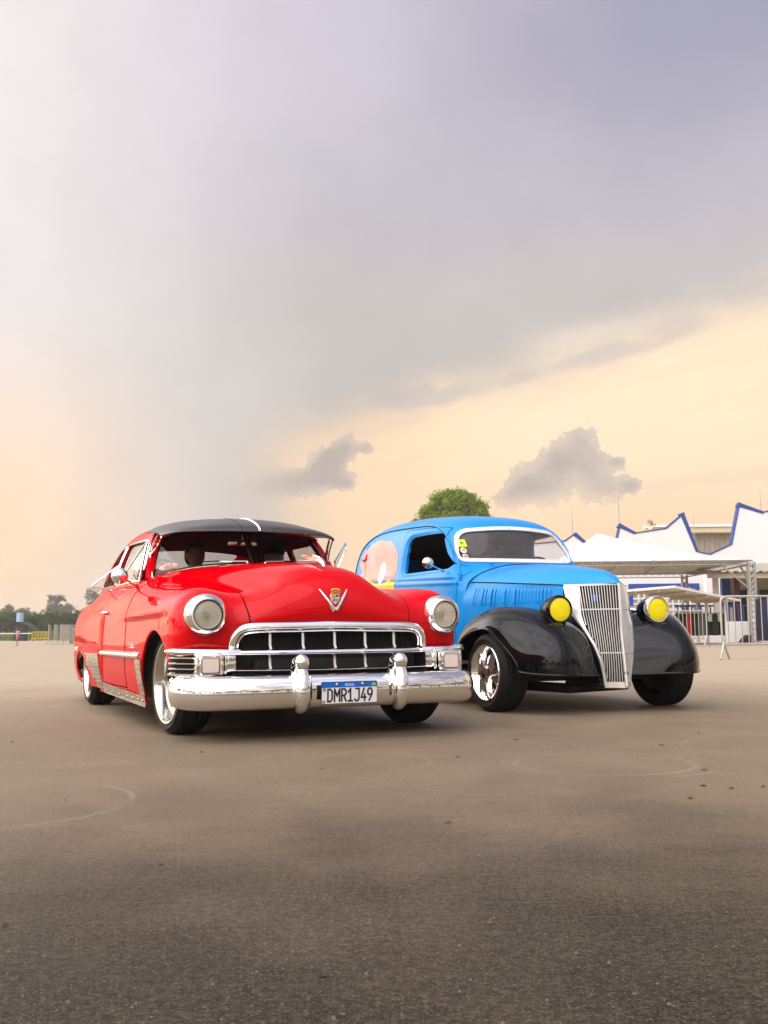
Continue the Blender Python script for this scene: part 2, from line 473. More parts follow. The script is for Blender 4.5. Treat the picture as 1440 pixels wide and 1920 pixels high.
def grid_normals(P):
    du = np.gradient(P, axis=0); dv = np.gradient(P, axis=1)
    n = np.cross(du, dv); l = np.linalg.norm(n, axis=2, keepdims=True)
    return n / np.maximum(l, 1e-12)

def clip(P, g=None):
    """grid -> vertices, faces, keeping g > 0 with vertices set on g = 0; also the cut loops"""
    nu, nv = P.shape[:2]; V = [tuple(p) for p in P.reshape(-1, 3)]
    quads = [(i * nv + j, (i + 1) * nv + j, (i + 1) * nv + j + 1, i * nv + j + 1) for i in range(nu - 1) for j in range(nv - 1)]
    if g is None:
        return V, quads, set()
    G = g(P.reshape(-1, 3)); cutv = {}; Fc = []; cut = set()
    for q in quads:
        ins = [G[k] > 0 for k in q]
        if all(ins): Fc.append(q); continue
        if not any(ins): continue
        out = []
        for a in range(4):
            i, j = q[a], q[(a + 1) % 4]
            if G[i] > 0: out.append(i)
            if (G[i] > 0) != (G[j] > 0):
                key = (min(i, j), max(i, j))
                if key not in cutv:
                    t = G[key[0]] / (G[key[0]] - G[key[1]])
                    t = min(max(t, 0.02), 0.98)
                    cutv[key] = len(V); cut.add(len(V))
                    V.append(tuple(np.array(V[key[0]]) * (1 - t) + np.array(V[key[1]]) * t))
                out.append(cutv[key])
        if len(out) >= 3: Fc.append(tuple(out))
    used = sorted({i for f in Fc for i in f}); mp = {o: n for n, o in enumerate(used)}
    return [V[i] for i in used], [tuple(mp[i] for i in f) for f in Fc], {mp[i] for i in cut if i in mp}

def shell(V, Fc, t, centre=(0, 1.6, 0.5)):
    """give a sheet thickness t inward; returns vertices, faces"""
    V = np.array(V, float); N = np.zeros_like(V)
    for f in Fc:
        p = V[list(f)]; n = np.zeros(3)
        for k in range(1, len(f) - 1): n += np.cross(p[k] - p[0], p[k + 1] - p[0])
        for i in f: N[i] += n
    N /= np.maximum(np.linalg.norm(N, axis=1, keepdims=True), 1e-12)
    if (N * (V - np.array(centre))).sum() < 0:
        N = -N; Fc = [tuple(reversed(f)) for f in Fc]
    n = len(V); cnt = {}
    for f in Fc:
        for a in range(len(f)):
            e = (f[a], f[(a + 1) % len(f)]); cnt[e] = 1
    W = np.vstack([V, V - N * t]); out = list(Fc) + [tuple(i + n for i in reversed(f)) for f in Fc]
    for (a, b) in cnt:
        if (b, a) not in cnt: out.append((b, a, a + n, b + n))
    return W, out, N

def loops(Fc, keep=None):
    """ordered boundary loops (optionally only through the vertices in keep)"""
    cnt = {}
    for f in Fc:
        for a in range(len(f)): cnt[(f[a], f[(a + 1) % len(f)])] = 1
    nx = {a: b for (a, b) in cnt if (b, a) not in cnt and (keep is None or (a in keep and b in keep))}
    res = []
    starts = [a for a in nx if a not in set(nx.values())] + list(nx)
    seen = set()
    for a in starts:
        if a in seen: continue
        l = [a]; seen.add(a)
        while nx.get(l[-1]) is not None and nx[l[-1]] not in seen:
            l.append(nx[l[-1]]); seen.add(l[-1])
        res.append((l, nx.get(l[-1]) == l[0]))
    return res

def smooth_path(P, closed, it=3):
    P = np.array(P, float)
    for _ in range(it):
        Q = P.copy()
        if closed: Q = 0.5 * P + 0.25 * (np.roll(P, 1, 0) + np.roll(P, -1, 0))
        else: Q[1:-1] = 0.5 * P[1:-1] + 0.25 * (P[:-2] + P[2:])
        P = Q
    return P

def poly_sdf(poly, rad=0.0):
    """signed distance (positive inside) to a 2-D polygon with corners rounded by rad"""
    P = np.asarray(poly, float)
    def inner(Q):
        n = len(P); d = np.full(len(Q), 1e9); ins = np.zeros(len(Q), bool)
        for i in range(n):
            a = P[i]; b = P[(i + 1) % n]; e = b - a; wv = Q - a
            t = np.clip((wv @ e) / (e @ e), 0, 1); d = np.minimum(d, np.linalg.norm(wv - t[:, None] * e, axis=1))
            c = (a[1] > Q[:, 1]) != (b[1] > Q[:, 1])
            xx = a[0] + (Q[:, 1] - a[1]) / np.where(abs(b[1] - a[1]) < 1e-12, 1e-12, b[1] - a[1]) * (b[0] - a[0])
            ins ^= c & (Q[:, 0] < xx)
        return np.where(ins, d, -d)
    return inner

def round_poly(pts, rad, n=5):
    """polygon with its corners replaced by arcs; rad may be a list"""
    out = []; L = len(pts)
    for i in range(L):
        p = Vector(pts[i]); a = Vector(pts[i - 1]); b = Vector(pts[(i + 1) % L])
        r = rad[i] if isinstance(rad, (list, tuple)) else rad
        u = (a - p); v = (b - p); lu, lv = u.length, v.length; u.normalize(); v.normalize()
        k = min(r, lu * 0.45, lv * 0.45)
        s, e = p + u * k, p + v * k
        for q in range(n + 1):
            t = q / n; out.append(tuple(s * (1 - t) ** 2 + p * 2 * t * (1 - t) + e * t ** 2))
    return out

def text_mesh(body, size, m, name, xs=1.0, extrude=0.001):
    cu = bpy.data.curves.new(name, 'FONT'); cu.body = body; cu.size = size; cu.align_x = 'CENTER'; cu.align_y = 'CENTER'; cu.extrude = extrude
    o = bpy.data.objects.new(name, cu); COL.objects.link(o)
    me = bpy.data.meshes.new_from_object(o.evaluated_get(bpy.context.evaluated_depsgraph_get()))
    bpy.data.objects.remove(o); bpy.data.curves.remove(cu)
    for v in me.vertices: v.co.x *= xs
    me.materials.clear(); me.materials.append(m); me.name = name
    return me

# ------------------------------------------------------------------ ground: one wide concrete apron
def ground_material():
    m = bpy.data.materials.new('stained concrete'); m.use_nodes = True
    t = NT(m.node_tree); t.n.clear()
    o = t.node('ShaderNodeOutputMaterial'); p = t.node('ShaderNodeBsdfPrincipled'); t.l.new(p.outputs[0], o.inputs[0])
    co = t.node('ShaderNodeTexCoord').outputs['Object']
    big = t.noise(co, 0.33, 5.0, 0.6, 0.4)
    mid = t.noise(co, 1.7, 6.0, 0.65, 0.3)
    fine = t.noise(co, 70.0, 5.0, 0.8)
    coarse = t.noise(co, 38.0, 5.0, 0.8)
    grit = t.noise(co, 420.0, 2.0, 0.6)
    c = t.mix(t.step(mid, 0.30, 0.72), (0.160, 0.118, 0.070), (0.220, 0.166, 0.102))
    c = t.mix(t.mul(t.step(big, 0.40, 0.68), 0.45), c, (0.110, 0.082, 0.055))
    c = t.mix(t.mul(t.step(fine, 0.45, 0.62), 0.55), c, (0.26, 0.195, 0.13))
    c = t.mix(t.mul(t.step(grit, 0.55, 0.75), 0.45), c, (0.08, 0.064, 0.05))
    c = t.mix(t.mul(t.step(coarse, 0.50, 0.66), 0.45), c, (0.25, 0.188, 0.125))
    c = t.mix(t.mul(t.step(coarse, 0.47, 0.34), 0.45), c, (0.10, 0.076, 0.055))
    # dark drips and spots with edges of their own
    sp = t.node('ShaderNodeTexVoronoi'); sp.inputs['Scale'].default_value = 0.9; sp.inputs['Randomness'].default_value = 1.0
    t.l.new(co, sp.inputs['Vector'])
    c = t.mix(t.mul(t.step(t.add(sp.outputs['Distance'], t.mul(mid, 0.05)), 0.075, 0.045), 0.75), c, (0.035, 0.03, 0.028))
    # light fall-off painted into the colour: dark near ground, pale far ground, ragged edge
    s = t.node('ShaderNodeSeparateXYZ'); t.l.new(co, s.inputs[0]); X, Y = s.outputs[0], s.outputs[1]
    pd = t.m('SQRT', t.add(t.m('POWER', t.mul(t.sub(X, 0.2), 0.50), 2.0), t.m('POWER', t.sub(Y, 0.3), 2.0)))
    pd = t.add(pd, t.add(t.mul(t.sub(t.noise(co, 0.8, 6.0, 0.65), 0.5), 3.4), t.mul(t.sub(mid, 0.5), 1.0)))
    near_shade = t.step(pd, 4.6, 1.2)
    near_shade = t.mul(near_shade, t.add(0.78, t.mul(t.step(t.add(fine, t.mul(t.sub(coarse, 0.5), 0.8)), 0.62, 0.40), 0.21)))
    far_light = t.step(t.add(t.m('ABSOLUTE', pd), t.mul(t.sub(big, 0.5), 7.0)), 5.5, 15.0)
    c = t.mix(t.mul(far_light, 0.8), c, (0.47, 0.375, 0.262))
    c = t.mix(near_shade, c, (0.013, 0.0105, 0.0065))
    sp1 = t.noise(co, 150.0, 3.0, 0.7); sp2 = t.noise(co, 210.0, 3.0, 0.7)
    c = t.mix(t.mul(t.step(sp1, 0.57, 0.66), 0.55), c, t.mix(0.75, c, (0.34, 0.27, 0.20)))
    c = t.mix(t.mul(t.step(sp2, 0.43, 0.35), 0.75), c, (0.010, 0.008, 0.006))
    # pale scuffed arcs left by turning tyres
    rag = t.mul(t.sub(t.noise(co, 6.0, 4.0, 0.6), 0.5), 0.05)
    keep = t.step(t.noise(co, 0.9, 3.0, 0.6), 0.40, 0.62)
    arcs = None
    for (x, y, r, wd, k) in ((-1.55, 3.98, 0.58, 0.018, 0.40), (1.03, 5.02, 0.42, 0.022, 0.40), (1.05, 5.0, 0.50, 0.012, 0.3), (-0.25, 5.15, 0.46, 0.016, 0.3),
                             (2.4, 5.6, 0.8, 0.02, 0.25), (1.9, 2.9, 0.7, 0.012, 0.2)):
        d = t.m('SQRT', t.add(t.m('POWER', t.sub(X, x), 2.0), t.m('POWER', t.sub(Y, y), 2.0)))
        g = t.mul(t.step(t.m('ABSOLUTE', t.add(t.sub(d, r), rag)), wd, wd * 0.3), k)
        arcs = g if arcs is None else t.m('MAXIMUM', arcs, g)
    c = t.mix(t.mul(arcs, t.add(t.mul(keep, 0.55), 0.05)), c, (0.42, 0.36, 0.30))
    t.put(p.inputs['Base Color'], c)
    t.put(p.inputs['Roughness'], t.step(t.add(mid, t.mul(t.sub(fine, 0.5), 0.3)), 0.3, 0.75, 0.55, 0.72))
    p.inputs['Specular IOR Level'].default_value = 0.15
    b = t.node('ShaderNodeBump'); b.inputs['Strength'].default_value = 0.18; b.inputs['Distance'].default_value = 0.004
    t.l.new(t.add(fine, t.mul(grit, 0.5)), b.inputs['Height']); t.l.new(b.outputs[0], p.inputs['Normal'])
    return m
gm = MB()
xs = np.concatenate([np.linspace(-700, -30, 14), np.linspace(-20, 20, 21), np.linspace(30, 700, 14)])
gm.grid(np.array([[(x, y, 0.0) for x in xs] for y in xs + 0.0]), flip=True)
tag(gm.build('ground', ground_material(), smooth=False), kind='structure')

# ------------------------------------------------------------------ red 1940s coupe (nose along local -y, origin under the front axle)
RED = empty('red_coupe', (-0.55, 6.963, 0), R(24.4), 'glossy red 1940s fastback coupe with chrome toothed grille and black sun visor', 'car', 'two classic cars side by side')

# control points of the body, centre line to sill; rows from the nose to the tail
RG = [
 # front lower edge
 [(0,-.568,.690),(.26,-.565,.688),(.42,-.556,.682),(.525,-.540,.672),(.635,-.505,.545),(.775,-.475,.530),(.895,-.425,.530),(.948,-.355,.50),(.955,-.315,.43),(.952,-.300,.33),(.925,-.290,.22)],
 [(0,-.585,.775),(.26,-.575,.765),(.42,-.556,.745),(.535,-.528,.735),(.645,-.512,.690),(.785,-.500,.695),(.905,-.430,.665),(.955,-.345,.62),(.962,-.295,.50),(.958,-.275,.36),(.930,-.265,.21)],
 [(0,-.552,.895),(.26,-.530,.880),(.42,-.510,.835),(.545,-.478,.805),(.650,-.470,.805),(.785,-.462,.825),(.897,-.395,.795),(.957,-.315,.720),(.968,-.255,.545),(.963,-.230,.36),(.935,-.220,.20)],
 [(0,-.440,1.010),(.26,-.415,.975),(.41,-.400,.890),(.543,-.385,.860),(.652,-.375,.872),(.782,-.370,.895),(.895,-.320,.855),(.960,-.240,.750),(.972,-.190,.555),(.968,-.170,.36),(.938,-.160,.19)],
 [(0,-.255,1.068),(.26,-.245,1.020),(.41,-.235,.928),(.540,-.225,.893),(.655,-.215,.905),(.785,-.205,.918),(.900,-.180,.872),(.964,-.130,.757),(.977,-.100,.560),(.972,-.090,.36),(.940,-.080,.18)],
 [(0,.020,1.098),(.275,.020,1.055),(.42,.020,.978),(.540,.020,.930),(.665,.020,.925),(.795,.025,.928),(.908,.030,.880),(.968,.050,.760),(.980,.060,.560),(.975,.060,.36),(.942,.060,.17)],
 [(0,.500,1.128),(.325,.500,1.096),(.49,.500,1.045),(.610,.500,.992),(.725,.500,.962),(.832,.500,.945),(.920,.500,.890),(.970,.500,.762),(.984,.500,.560),(.979,.500,.36),(.944,.500,.165)],
 [(0,1.060,1.150),(.400,1.080,1.128),(.60,1.120,1.090),(.735,1.150,1.045),(.800,1.130,1.008),(.868,1.080,.965),(.928,1.050,.900),(.968,1.040,.775),(.985,1.030,.565),(.980,1.030,.36),(.945,1.030,.165)],
 [(0,1.600,1.165),(.450,1.600,1.140),(.66,1.600,1.095),(.770,1.600,1.045),(.825,1.600,1.010),(.882,1.600,.965),(.932,1.600,.905),(.967,1.600,.785),(.985,1.600,.570),(.980,1.600,.36),(.945,1.600,.165)],
 [(0,2.300,1.165),(.450,2.300,1.140),(.66,2.300,1.100),(.780,2.300,1.050),(.832,2.300,1.012),(.885,2.300,.965),(.930,2.300,.905),(.964,2.300,.785),(.980,2.300,.570),(.975,2.300,.36),(.940,2.300,.165)],
 [(0,3.000,1.150),(.450,3.000,1.130),(.66,3.000,1.090),(.765,3.000,1.045),(.815,3.000,1.005),(.865,3.000,.955),(.905,3.000,.890),(.935,3.000,.780),(.950,3.000,.570),(.945,3.000,.36),(.910,3.000,.165)],
 [(0,3.800,1.080),(.400,3.800,1.065),(.58,3.800,1.030),(.680,3.800,.995),(.735,3.800,.955),(.780,3.800,.905),(.820,3.800,.840),(.850,3.800,.740),(.865,3.800,.560),(.860,3.800,.38),(.830,3.800,.22)],
 [(0,4.450,.880),(.300,4.440,.870),(.44,4.420,.850),(.530,4.400,.825),(.580,4.380,.795),(.620,4.360,.760),(.655,4.340,.710),(.680,4.320,.630),(.690,4.310,.52),(.685,4.310,.40),(.660,4.310,.30)],
]
RS = Surf(RG); RF = Surf(mirror_grid(RG)); NC = 10
RSAMP = RF.patch(0, 7, NC - 5, NC + 5, 120, 140).reshape(-1, 3)

def on_red(x, z, off=0.0):
    """front of the body at (x, z)"""
    P = RSAMP[RSAMP[:, 1] < -0.3]
    k = np.argsort((P[:, 0] - x) ** 2 + (P[:, 2] - z) ** 2)[:6]
    return (x, float(P[k, 1].mean()) - off, z)

def ellipse_hole(cy, cz, a, b):
    return lambda Q: (np.sqrt(((Q[:, 1] - cy) / a) ** 2 + ((Q[:, 2] - cz) / b) ** 2) - 1.0) * min(a, b)

def panel(name, P, m, parent, g=None, t=0.012, mirror=False, centre=(0, 1.6, 0.5), **kw):
    V, Fc, cut = clip(P, g)
    W, F2, N = shell(V, Fc, t, centre)
    mb = MB(); mb.v = [tuple(p) for p in W]; mb.f = F2
    a = mb.build(name, m, parent, fix=False, **kw)
    if mirror:
        return (a, mb.mirrored().build(name, m, parent, fix=False, **kw)), (V, Fc, cut, N)
    return a, (V, Fc, cut, N)

def bead(info, r, n=6, push=0.0, it=4, sx=1):
    """tube along the cut edges of a panel"""
    V, Fc, cut, N = info; mb = MB()
    for l, cl in loops(Fc, cut):
        if len(l) < 5: continue
        P = smooth_path([np.array(V[i]) + N[i] * push for i in l], cl, it)
        if sx < 0: P = P * np.array([-1, 1, 1])
        mb.tube(P[::1], r, n, closed=cl)
    return mb

# hood (both halves in one pressing)
hood, _ = panel('hood', RF.patch(0.0, 6.93, NC - 2.965, NC + 2.965, 110, 90), M['red'], RED, centre=(0, 0.3, 0.2))
# front fenders with their wheel arches
ARCH = ellipse_hole(0.06, 0.285, 0.395, 0.372)
HLH = lambda Q: np.where(Q[:, 1] < -.3, np.sqrt((Q[:, 0] - .787) ** 2 + (Q[:, 2] - .738) ** 2) - .112, 1.0)
FP = RS.patch(0.0, 6.955, 3.035, 10.0, 130, 96)
def spear(P):
    """pressed ridge running back from the headlight"""
    fade = np.clip((P[..., 1] + .25) / .25, 0, 1) * np.clip((1.35 - P[..., 1]) / .6, 0, 1)
    d = P[..., 2] - (.758 - .012 * P[..., 1])
    P[..., 0] += fade * (.020 * np.exp(-np.where(d > 0, d / .075, d / .016) ** 2))
    return P
(ffL, ffR), finfo = panel('front_fender', spear(FP), M['red'], RED, g=lambda Q: np.minimum(ARCH(Q), HLH(Q)), mirror=True)
for s, f in ((1, ffL), (-1, ffR)):
    bead(finfo, 0.010, 8, -0.006, 6, s).build('arch_lip', M['red'], f)
    w_ = MB()      # dark well behind the arch
    A = np.linspace(-0.02 * PI, 1.02 * PI, 30)
    w_.grid(np.array([[(s * .53, 0.06 + k * math.cos(a), 0.29 + k * .953 * math.sin(a)) for a in A] for k in (.01, .43)]))
    w_.grid(np.array([[(s * x, 0.06 + 0.43 * math.cos(a), 0.29 + 0.41 * math.sin(a)) for a in A] for x in (0.52, 0.955)]))
    w_.build('inner_fender', M['black'], f)
# doors: hole for the handle side is plain; rear quarter continues behind them
(dL, dR), _ = panel('door', spear(RS.patch(7.0 + 0.015, 8.62, 3.9, 9.55, 50, 64)), M['red'], RED, mirror=True)
(qL, qR), _ = panel('quarter_panel', RS.patch(8.64, 12.0, 3.0, 10.0, 70, 60), M['red'], RED, g=lambda Q: np.maximum(0.55 - Q[:, 2], 0) * -1 + np.where((Q[:, 1] > 2.6) & (Q[:, 2] < 0.5), -0.2, 0.2), mirror=True)
panel('door_sill', RS.patch(7.0, 9.0, 9.6, 10.0, 40, 8), M['red'], RED, mirror=True)
panel('cowl', RF.patch(6.955, 7.6, NC - 3.9, NC + 3.9, 16, 80), M['red'], RED, centre=(0, 1.4, 0.2))
panel('rear_deck', RF.patch(9.9, 12.0, NC - 3.05, NC + 3.05, 40, 60), M['red'], RED, centre=(0, 3.6, 0.2))
# dark shell just inside the gaps
inner = RF.patch(0.12, 7.0, NC - 9.9, NC + 9.9, 60, 120); inner = inner - grid_normals(inner) * 0.0
V, Fc, _c = clip(inner, lambda Q: np.minimum(ARCH(Q), np.where(Q[:, 1] < -.3, np.sqrt((np.abs(Q[:, 0]) - .787) ** 2 + (Q[:, 2] - .738) ** 2) - .125, 1.0)))
V = np.array(V); V[:, 0] *= 0.975; V[:, 1] = V[:, 1] * 0.985 + 0.012; V[:, 2] = V[:, 2] - 0.022
mb = MB(); mb.v = [tuple(p) for p in V]; mb.f = Fc; mb.build('inner_shell', M['black'], RED)
sh = RS.patch(6.9, 8.8, 3.9, 9.9, 30, 40); sh[..., 0] -= 0.02
q = MB().grid(sh); both(q, 'door_jamb', M['black'], RED)

# rear fenders: a separate swelling behind the doors, ending in a low fin
RRG = []
for (y, dx, topz, topx, midx, lowx) in ((2.005, 0.0, .93, .905, .985, .955), (2.06, .022, .925, .915, 1.000, .972), (2.25, .03, .905, .925, 1.005, .978), (2.75, .03, .885, .918, 1.000, .976),
                                        (3.2, .03, .875, .900, .985, .962), (3.7, .02, .885, .860, .950, .93), (4.2, 0, .92, .80, .90, .88), (4.62, 0, .95, .70, .76, .74), (4.74, 0, .93, .64, .66, .64)):
    RRG.append([(topx - .14, y, topz + .025), (topx - .05, y, topz + .006), (topx, y, topz - .02), (topx + (midx - topx) * .62, y, topz - .10), (midx - .006, y, .70), (midx, y, .55), (midx - .002, y, .42), (lowx, y, .29), (lowx - .03, y, .19)])
RRS = Surf(RRG)
RARCH = ellipse_hole(3.22, 0.30, 0.50, 0.185)
(rfL, rfR), rinfo = panel('rear_fender', RRS.patch(0, 8, 0, 8, 110, 60), M['red'], RED, g=RARCH, mirror=True, centre=(0, 3.0, 0.5))
for s, f in ((1, rfL), (-1, rfR)):
    bead(rinfo, 0.008, 8, -0.004, 6, s).build('arch_lip', M['red'], f)
    A = np.linspace(0, PI, 24)
    MB().grid(np.array([[(s * x, 3.22 + 0.52 * math.cos(a), 0.30 + 0.17 * math.sin(a)) for a in A] for x in (0.55, 0.925)])).build('inner_fender', M['black'], f)

# ---- greenhouse
ROOF = []
for (y, zs, xs_) in ((1.38, (1.440, 1.436, 1.428, 1.412, 1.385), (0, .27, .47, .575, .630)), (1.65, (1.505, 1.497, 1.478, 1.444, 1.392), (0, .29, .51, .625, .680)), (2.05, (1.545, 1.535, 1.512, 1.466, 1.395), (0, .30, .53, .650, .712)),
                     (2.55, (1.535, 1.524, 1.500, 1.452, 1.375), (0, .30, .53, .655, .718)), (3.00, (1.475, 1.463, 1.437, 1.385, 1.305), (0, .29, .52, .645, .708)), (3.45, (1.365, 1.353, 1.325, 1.272, 1.195), (0, .28, .50, .615, .675)),
                     (3.90, (1.215, 1.205, 1.180, 1.130, 1.065), (0, .26, .46, .565, .620)), (4.35, (1.010, 1.002, .985, .945, .90), (0, .22, .40, .49, .54))):
    ROOF.append([(x, y, z) for x, z in zip(xs_, zs)])
RFS = Surf(mirror_grid(ROOF)); ROOFH = Surf(ROOF)
REARWIN = poly_sdf(round_poly([(-.50, 3.20), (.50, 3.20), (.45, 3.72), (-.45, 3.72)], .08))
roof, roofinfo = panel('roof', RFS.patch(0, 7, 0, 8, 80, 70), M['red'], RED, g=lambda Q: -REARWIN(Q[:, :2]), centre=(0, 2.4, 0.8))
V, Fc, _c = clip(RFS.patch(4.2, 5.8, .9, 7.1, 20, 30)); 
mb = MB(); mb.v = [(a, b, c - 0.012) for a, b, c in V]; mb.f = Fc; mb.build('rear_window', M['glass'], RED)
# body side above the belt, with window openings
def red_side(y, f):
    """f = 0 at the roof rail, 1 at the belt"""
    u = np.interp(y, [1.38, 1.65, 2.05, 2.55, 3.0, 3.45, 3.9], range(7))
    top = ROOFH.at(np.array([u]), np.array([4.0]))[0, 0]
    vb = np.interp(y, [1.15, 1.6, 2.3, 3.0, 3.8], [7, 8, 9, 10, 11])
    bot = RS.at(np.array([vb]), np.array([4.0]))[0, 0]
    x = top[0] * (1 - f) + bot[0] * f + 0.018 * math.sin(PI * f); z = top[2] * (1 - f) + bot[2] * f
    return (x, y, z)
YS = np.linspace(1.40, 3.75, 130); FS = np.linspace(0, 1, 56)
SIDE = np.array([[red_side(y, f) for f in FS] for y in YS])
WIN1 = round_poly([(1.33, 1.035), (1.625, 1.370), (2.300, 1.378), (2.335, 1.035)], [.03, .06, .03, .03])
WIN2 = round_poly([(2.395, 1.035), (2.375, 1.378), (2.68, 1.362), (2.98, 1.245), (3.16, 1.045)], [.03, .03, .15, .2, .04])
s1, s2 = poly_sdf(WIN1), poly_sdf(WIN2)
APIL = lambda Q: (Q[:, 1] - (1.30 + (Q[:, 2] - 1.03) * 0.84)) * 0.76      # slanted front edge of the pillar
(gsL, gsR), ginfo = panel('window_frame_panel', SIDE, M['red'], RED, g=lambda Q: np.minimum(np.minimum(-s1(Q[:, 1:]), -s2(Q[:, 1:])), APIL(Q)), mirror=True, t=0.02, centre=(0, 2.3, 1.1))
for s, f in ((1, gsL), (-1, gsR)):
    bead(ginfo, 0.007, 6, 0.002, 3, s).build('window_trim', M['chrome'], f)
li = SIDE.copy(); li[..., 0] -= .026
V, Fc, _c = clip(li, lambda Q: np.minimum(np.minimum(-s1(Q[:, 1:]), -s2(Q[:, 1:])), APIL(Q)))
mb = MB(); mb.v = V; mb.f = Fc; both(mb, 'pillar_lining', M['interior'], RED)
sg = SIDE.copy(); sg[..., 0] -= 0.016
for s in (1, -1):
    for nm, g_ in (('door_window', lambda Q: np.minimum(s1(Q[:, 1:]) + .004, (Q[:, 1] - 1.62 - (Q[:, 2] - 1.05) * .12))), ('quarter_window', lambda Q: np.minimum(s2(Q[:, 1:]) + .004, 2.0 + .55 - Q[:, 1]))):
        V, Fc, _c = clip(sg, g_)
        mb = MB(); mb.v = [(a * s, b, c) for a, b, c in V]; mb.f = Fc; mb.build(nm, M['glass'], RED)
# division bars of the side windows
both(MB().tube([(.775, 1.63, 1.03), (.70, 1.665, 1.375)], 0.008, 6), 'window_divider', M['chrome'], RED)
# front pillars beside the windscreen
apath = curve([(.762, 1.315, 1.04), (.742, 1.36, 1.12), (.700, 1.47, 1.27), (.655, 1.575, 1.385), (.60, 1.60, 1.43)], 16)
both(MB().sweep(apath, [(-.018, -.026), (.018, -.026), (.024, 0), (.018, .026), (-.018, .026)], up=(1, 0, 0)), 'windscreen_pillar', M['red'], RED)
WSG = [[(0, 1.075, 1.158), (.3, 1.10, 1.146), (.55, 1.185, 1.112), (.735, 1.315, 1.052)], [(0, 1.225, 1.298), (.29, 1.245, 1.290), (.525, 1.32, 1.265), (.680, 1.445, 1.235)], [(0, 1.375, 1.432), (.28, 1.395, 1.430), (.49, 1.46, 1.425), (.610, 1.575, 1.405)]]
WSS = Surf(WSG)
for s in (1, -1):
    g_ = WSS.patch(0, 2, 0.05, 3, 14, 30); g_[..., 0] *= s
    pane = MB().grid(g_).build('windscreen_pane', M['glass_ws'], RED)
    rim = np.vstack([WSS.patch(0, 0, .05, 3, 1, 24)[0], WSS.patch(0, 2, 3, 3, 10, 1)[1:, 0], WSS.patch(2, 2, 3, .05, 1, 24)[0][1:], WSS.patch(2, 0, .05, .05, 10, 1)[1:-1, 0]])
    rim[:, 0] *= s
    MB().tube(rim, 0.011, 6, closed=True).build('windscreen_seal', M['seal'], pane)
    rim2 = np.vstack([WSS.patch(0, 0, .05, 3, 1, 24)[0] + np.array([0, -.016, -.006]), WSS.patch(0, 1.9, 3, 3, 10, 1)[1:, 0] + np.array([.012, -.012, 0])]); rim2[:, 0] *= s
    MB().tube(rim2, 0.008, 6).build('windscreen_trim', M['chrome'], pane)
MB().tube([(0, 1.065, 1.15), (0, 1.215, 1.298), (0, 1.37, 1.435)], 0.014, 8).build('windscreen_divider', M['chrome'], RED)

# ---- sun visor over the windscreen
VG = [[(0, .955, 1.396), (.25, .965, 1.394), (.47, .985, 1.388), (.625, 1.05, 1.380), (.705, 1.20, 1.366)],
      [(0, .98, 1.430), (.25, .99, 1.427), (.46, 1.01, 1.416), (.615, 1.08, 1.398), (.706, 1.24, 1.378)],
      [(0, 1.15, 1.494), (.25, 1.16, 1.486), (.45, 1.20, 1.466), (.605, 1.27, 1.442), (.706, 1.38, 1.408)],
      [(0, 1.40, 1.538), (.26, 1.42, 1.530), (.47, 1.47, 1.510), (.61, 1.53, 1.476), (.706, 1.59, 1.428)],
      [(0, 1.66, 1.546), (.27, 1.66, 1.538), (.49, 1.66, 1.514), (.63, 1.67, 1.480), (.712, 1.68, 1.432)]]
VS = Surf(mirror_grid(VG))
visor, _ = panel('sun_visor', VS.patch(0, 4, 0, 8, 30, 60), M['black_satin'], RED, t=0.008, centre=(0, 1.6, 1.0))
cp = VS.patch(0.1, 3.6, 4, 4, 16, 1)[:, 0] + np.array([0, -.002, .004])
MB().tube(cp - np.array([0, 0, .004]), 0.009, 8).build('visor_spine', M['chrome'], visor)
cp = VS.patch(0.15, 4, 3.45, 3.45, 12, 1)[:, 0] + np.array([0, 0, .0005])
MB().tube(cp, 0.003, 4).build('visor_seam', M['black'], visor)
for s in (-1, 1):
    MB().tube([(s * .700, 1.30, 1.380), (s * .71, 1.36, 1.335), (s * .722, 1.42, 1.27), (s * .735, 1.41, 1.21)], [.008, .010, .013, .010], 8).build('visor_bracket', M['chrome'], visor)
    MB().tube([(s * .69, 1.20, 1.37), (s * .70, 1.29, 1.30), (s * .735, 1.41, 1.23)], 0.006, 6).build('visor_stay', M['chrome'], visor)

# ---- front end chrome
gs_path = curve([(-.628, -.515, .532), (-.622, -.530, .585), (-.585, -.552, .640), (-.50, -.572, .660), (-.26, -.585, .664), (0, -.592, .668), (.26, -.585, .664), (.50, -.572, .660), (.585, -.552, .640), (.622, -.530, .585), (.628, -.515, .532)], 70)
GRI = bpy.data.objects.new('grille', None); COL.objects.link(GRI); GRI.parent = RED
surround = MB()
rows = []
for i, p in enumerate(gs_path):
    d = gs_path[min(i + 1, 69)] - gs_path[max(i - 1, 0)]; d = d / np.linalg.norm(d)
    out = np.cross(d, np.array([0, -1.0, 0])); out /= np.linalg.norm(out)          # away from the opening
    if out @ (p - np.array([0, -.57, .5])) < 0: out = -out
    f = np.array([0, -1.0, 0])
    rows.append([p + out * a + f * b for a, b in ((.030, -.030), (.032, -.004), (.026, .010), (.012, .018), (-.006, .018), (-.018, .008), (-.022, -.006), (-.024, -.002), (-.030, 0.0), (-.033, -.008), (-.033, -.035))])
surround.grid(np.array(rows)); surround.build('grille_surround', M['chrome'], GRI)
bar = curve([(-.62, -.535, .512), (-.41, -.572, .512), (0, -.592, .512), (.41, -.572, .512), (.62, -.535, .512)], 40)
BP = [(.030 * math.cos(a) * (1 if math.cos(a) > 0 else .6), .0185 * math.sin(a)) for a in np.linspace(0, 2 * PI, 14, endpoint=False)]
MB().sweep(bar, BP).build('grille_bar', M['chrome'], GRI)
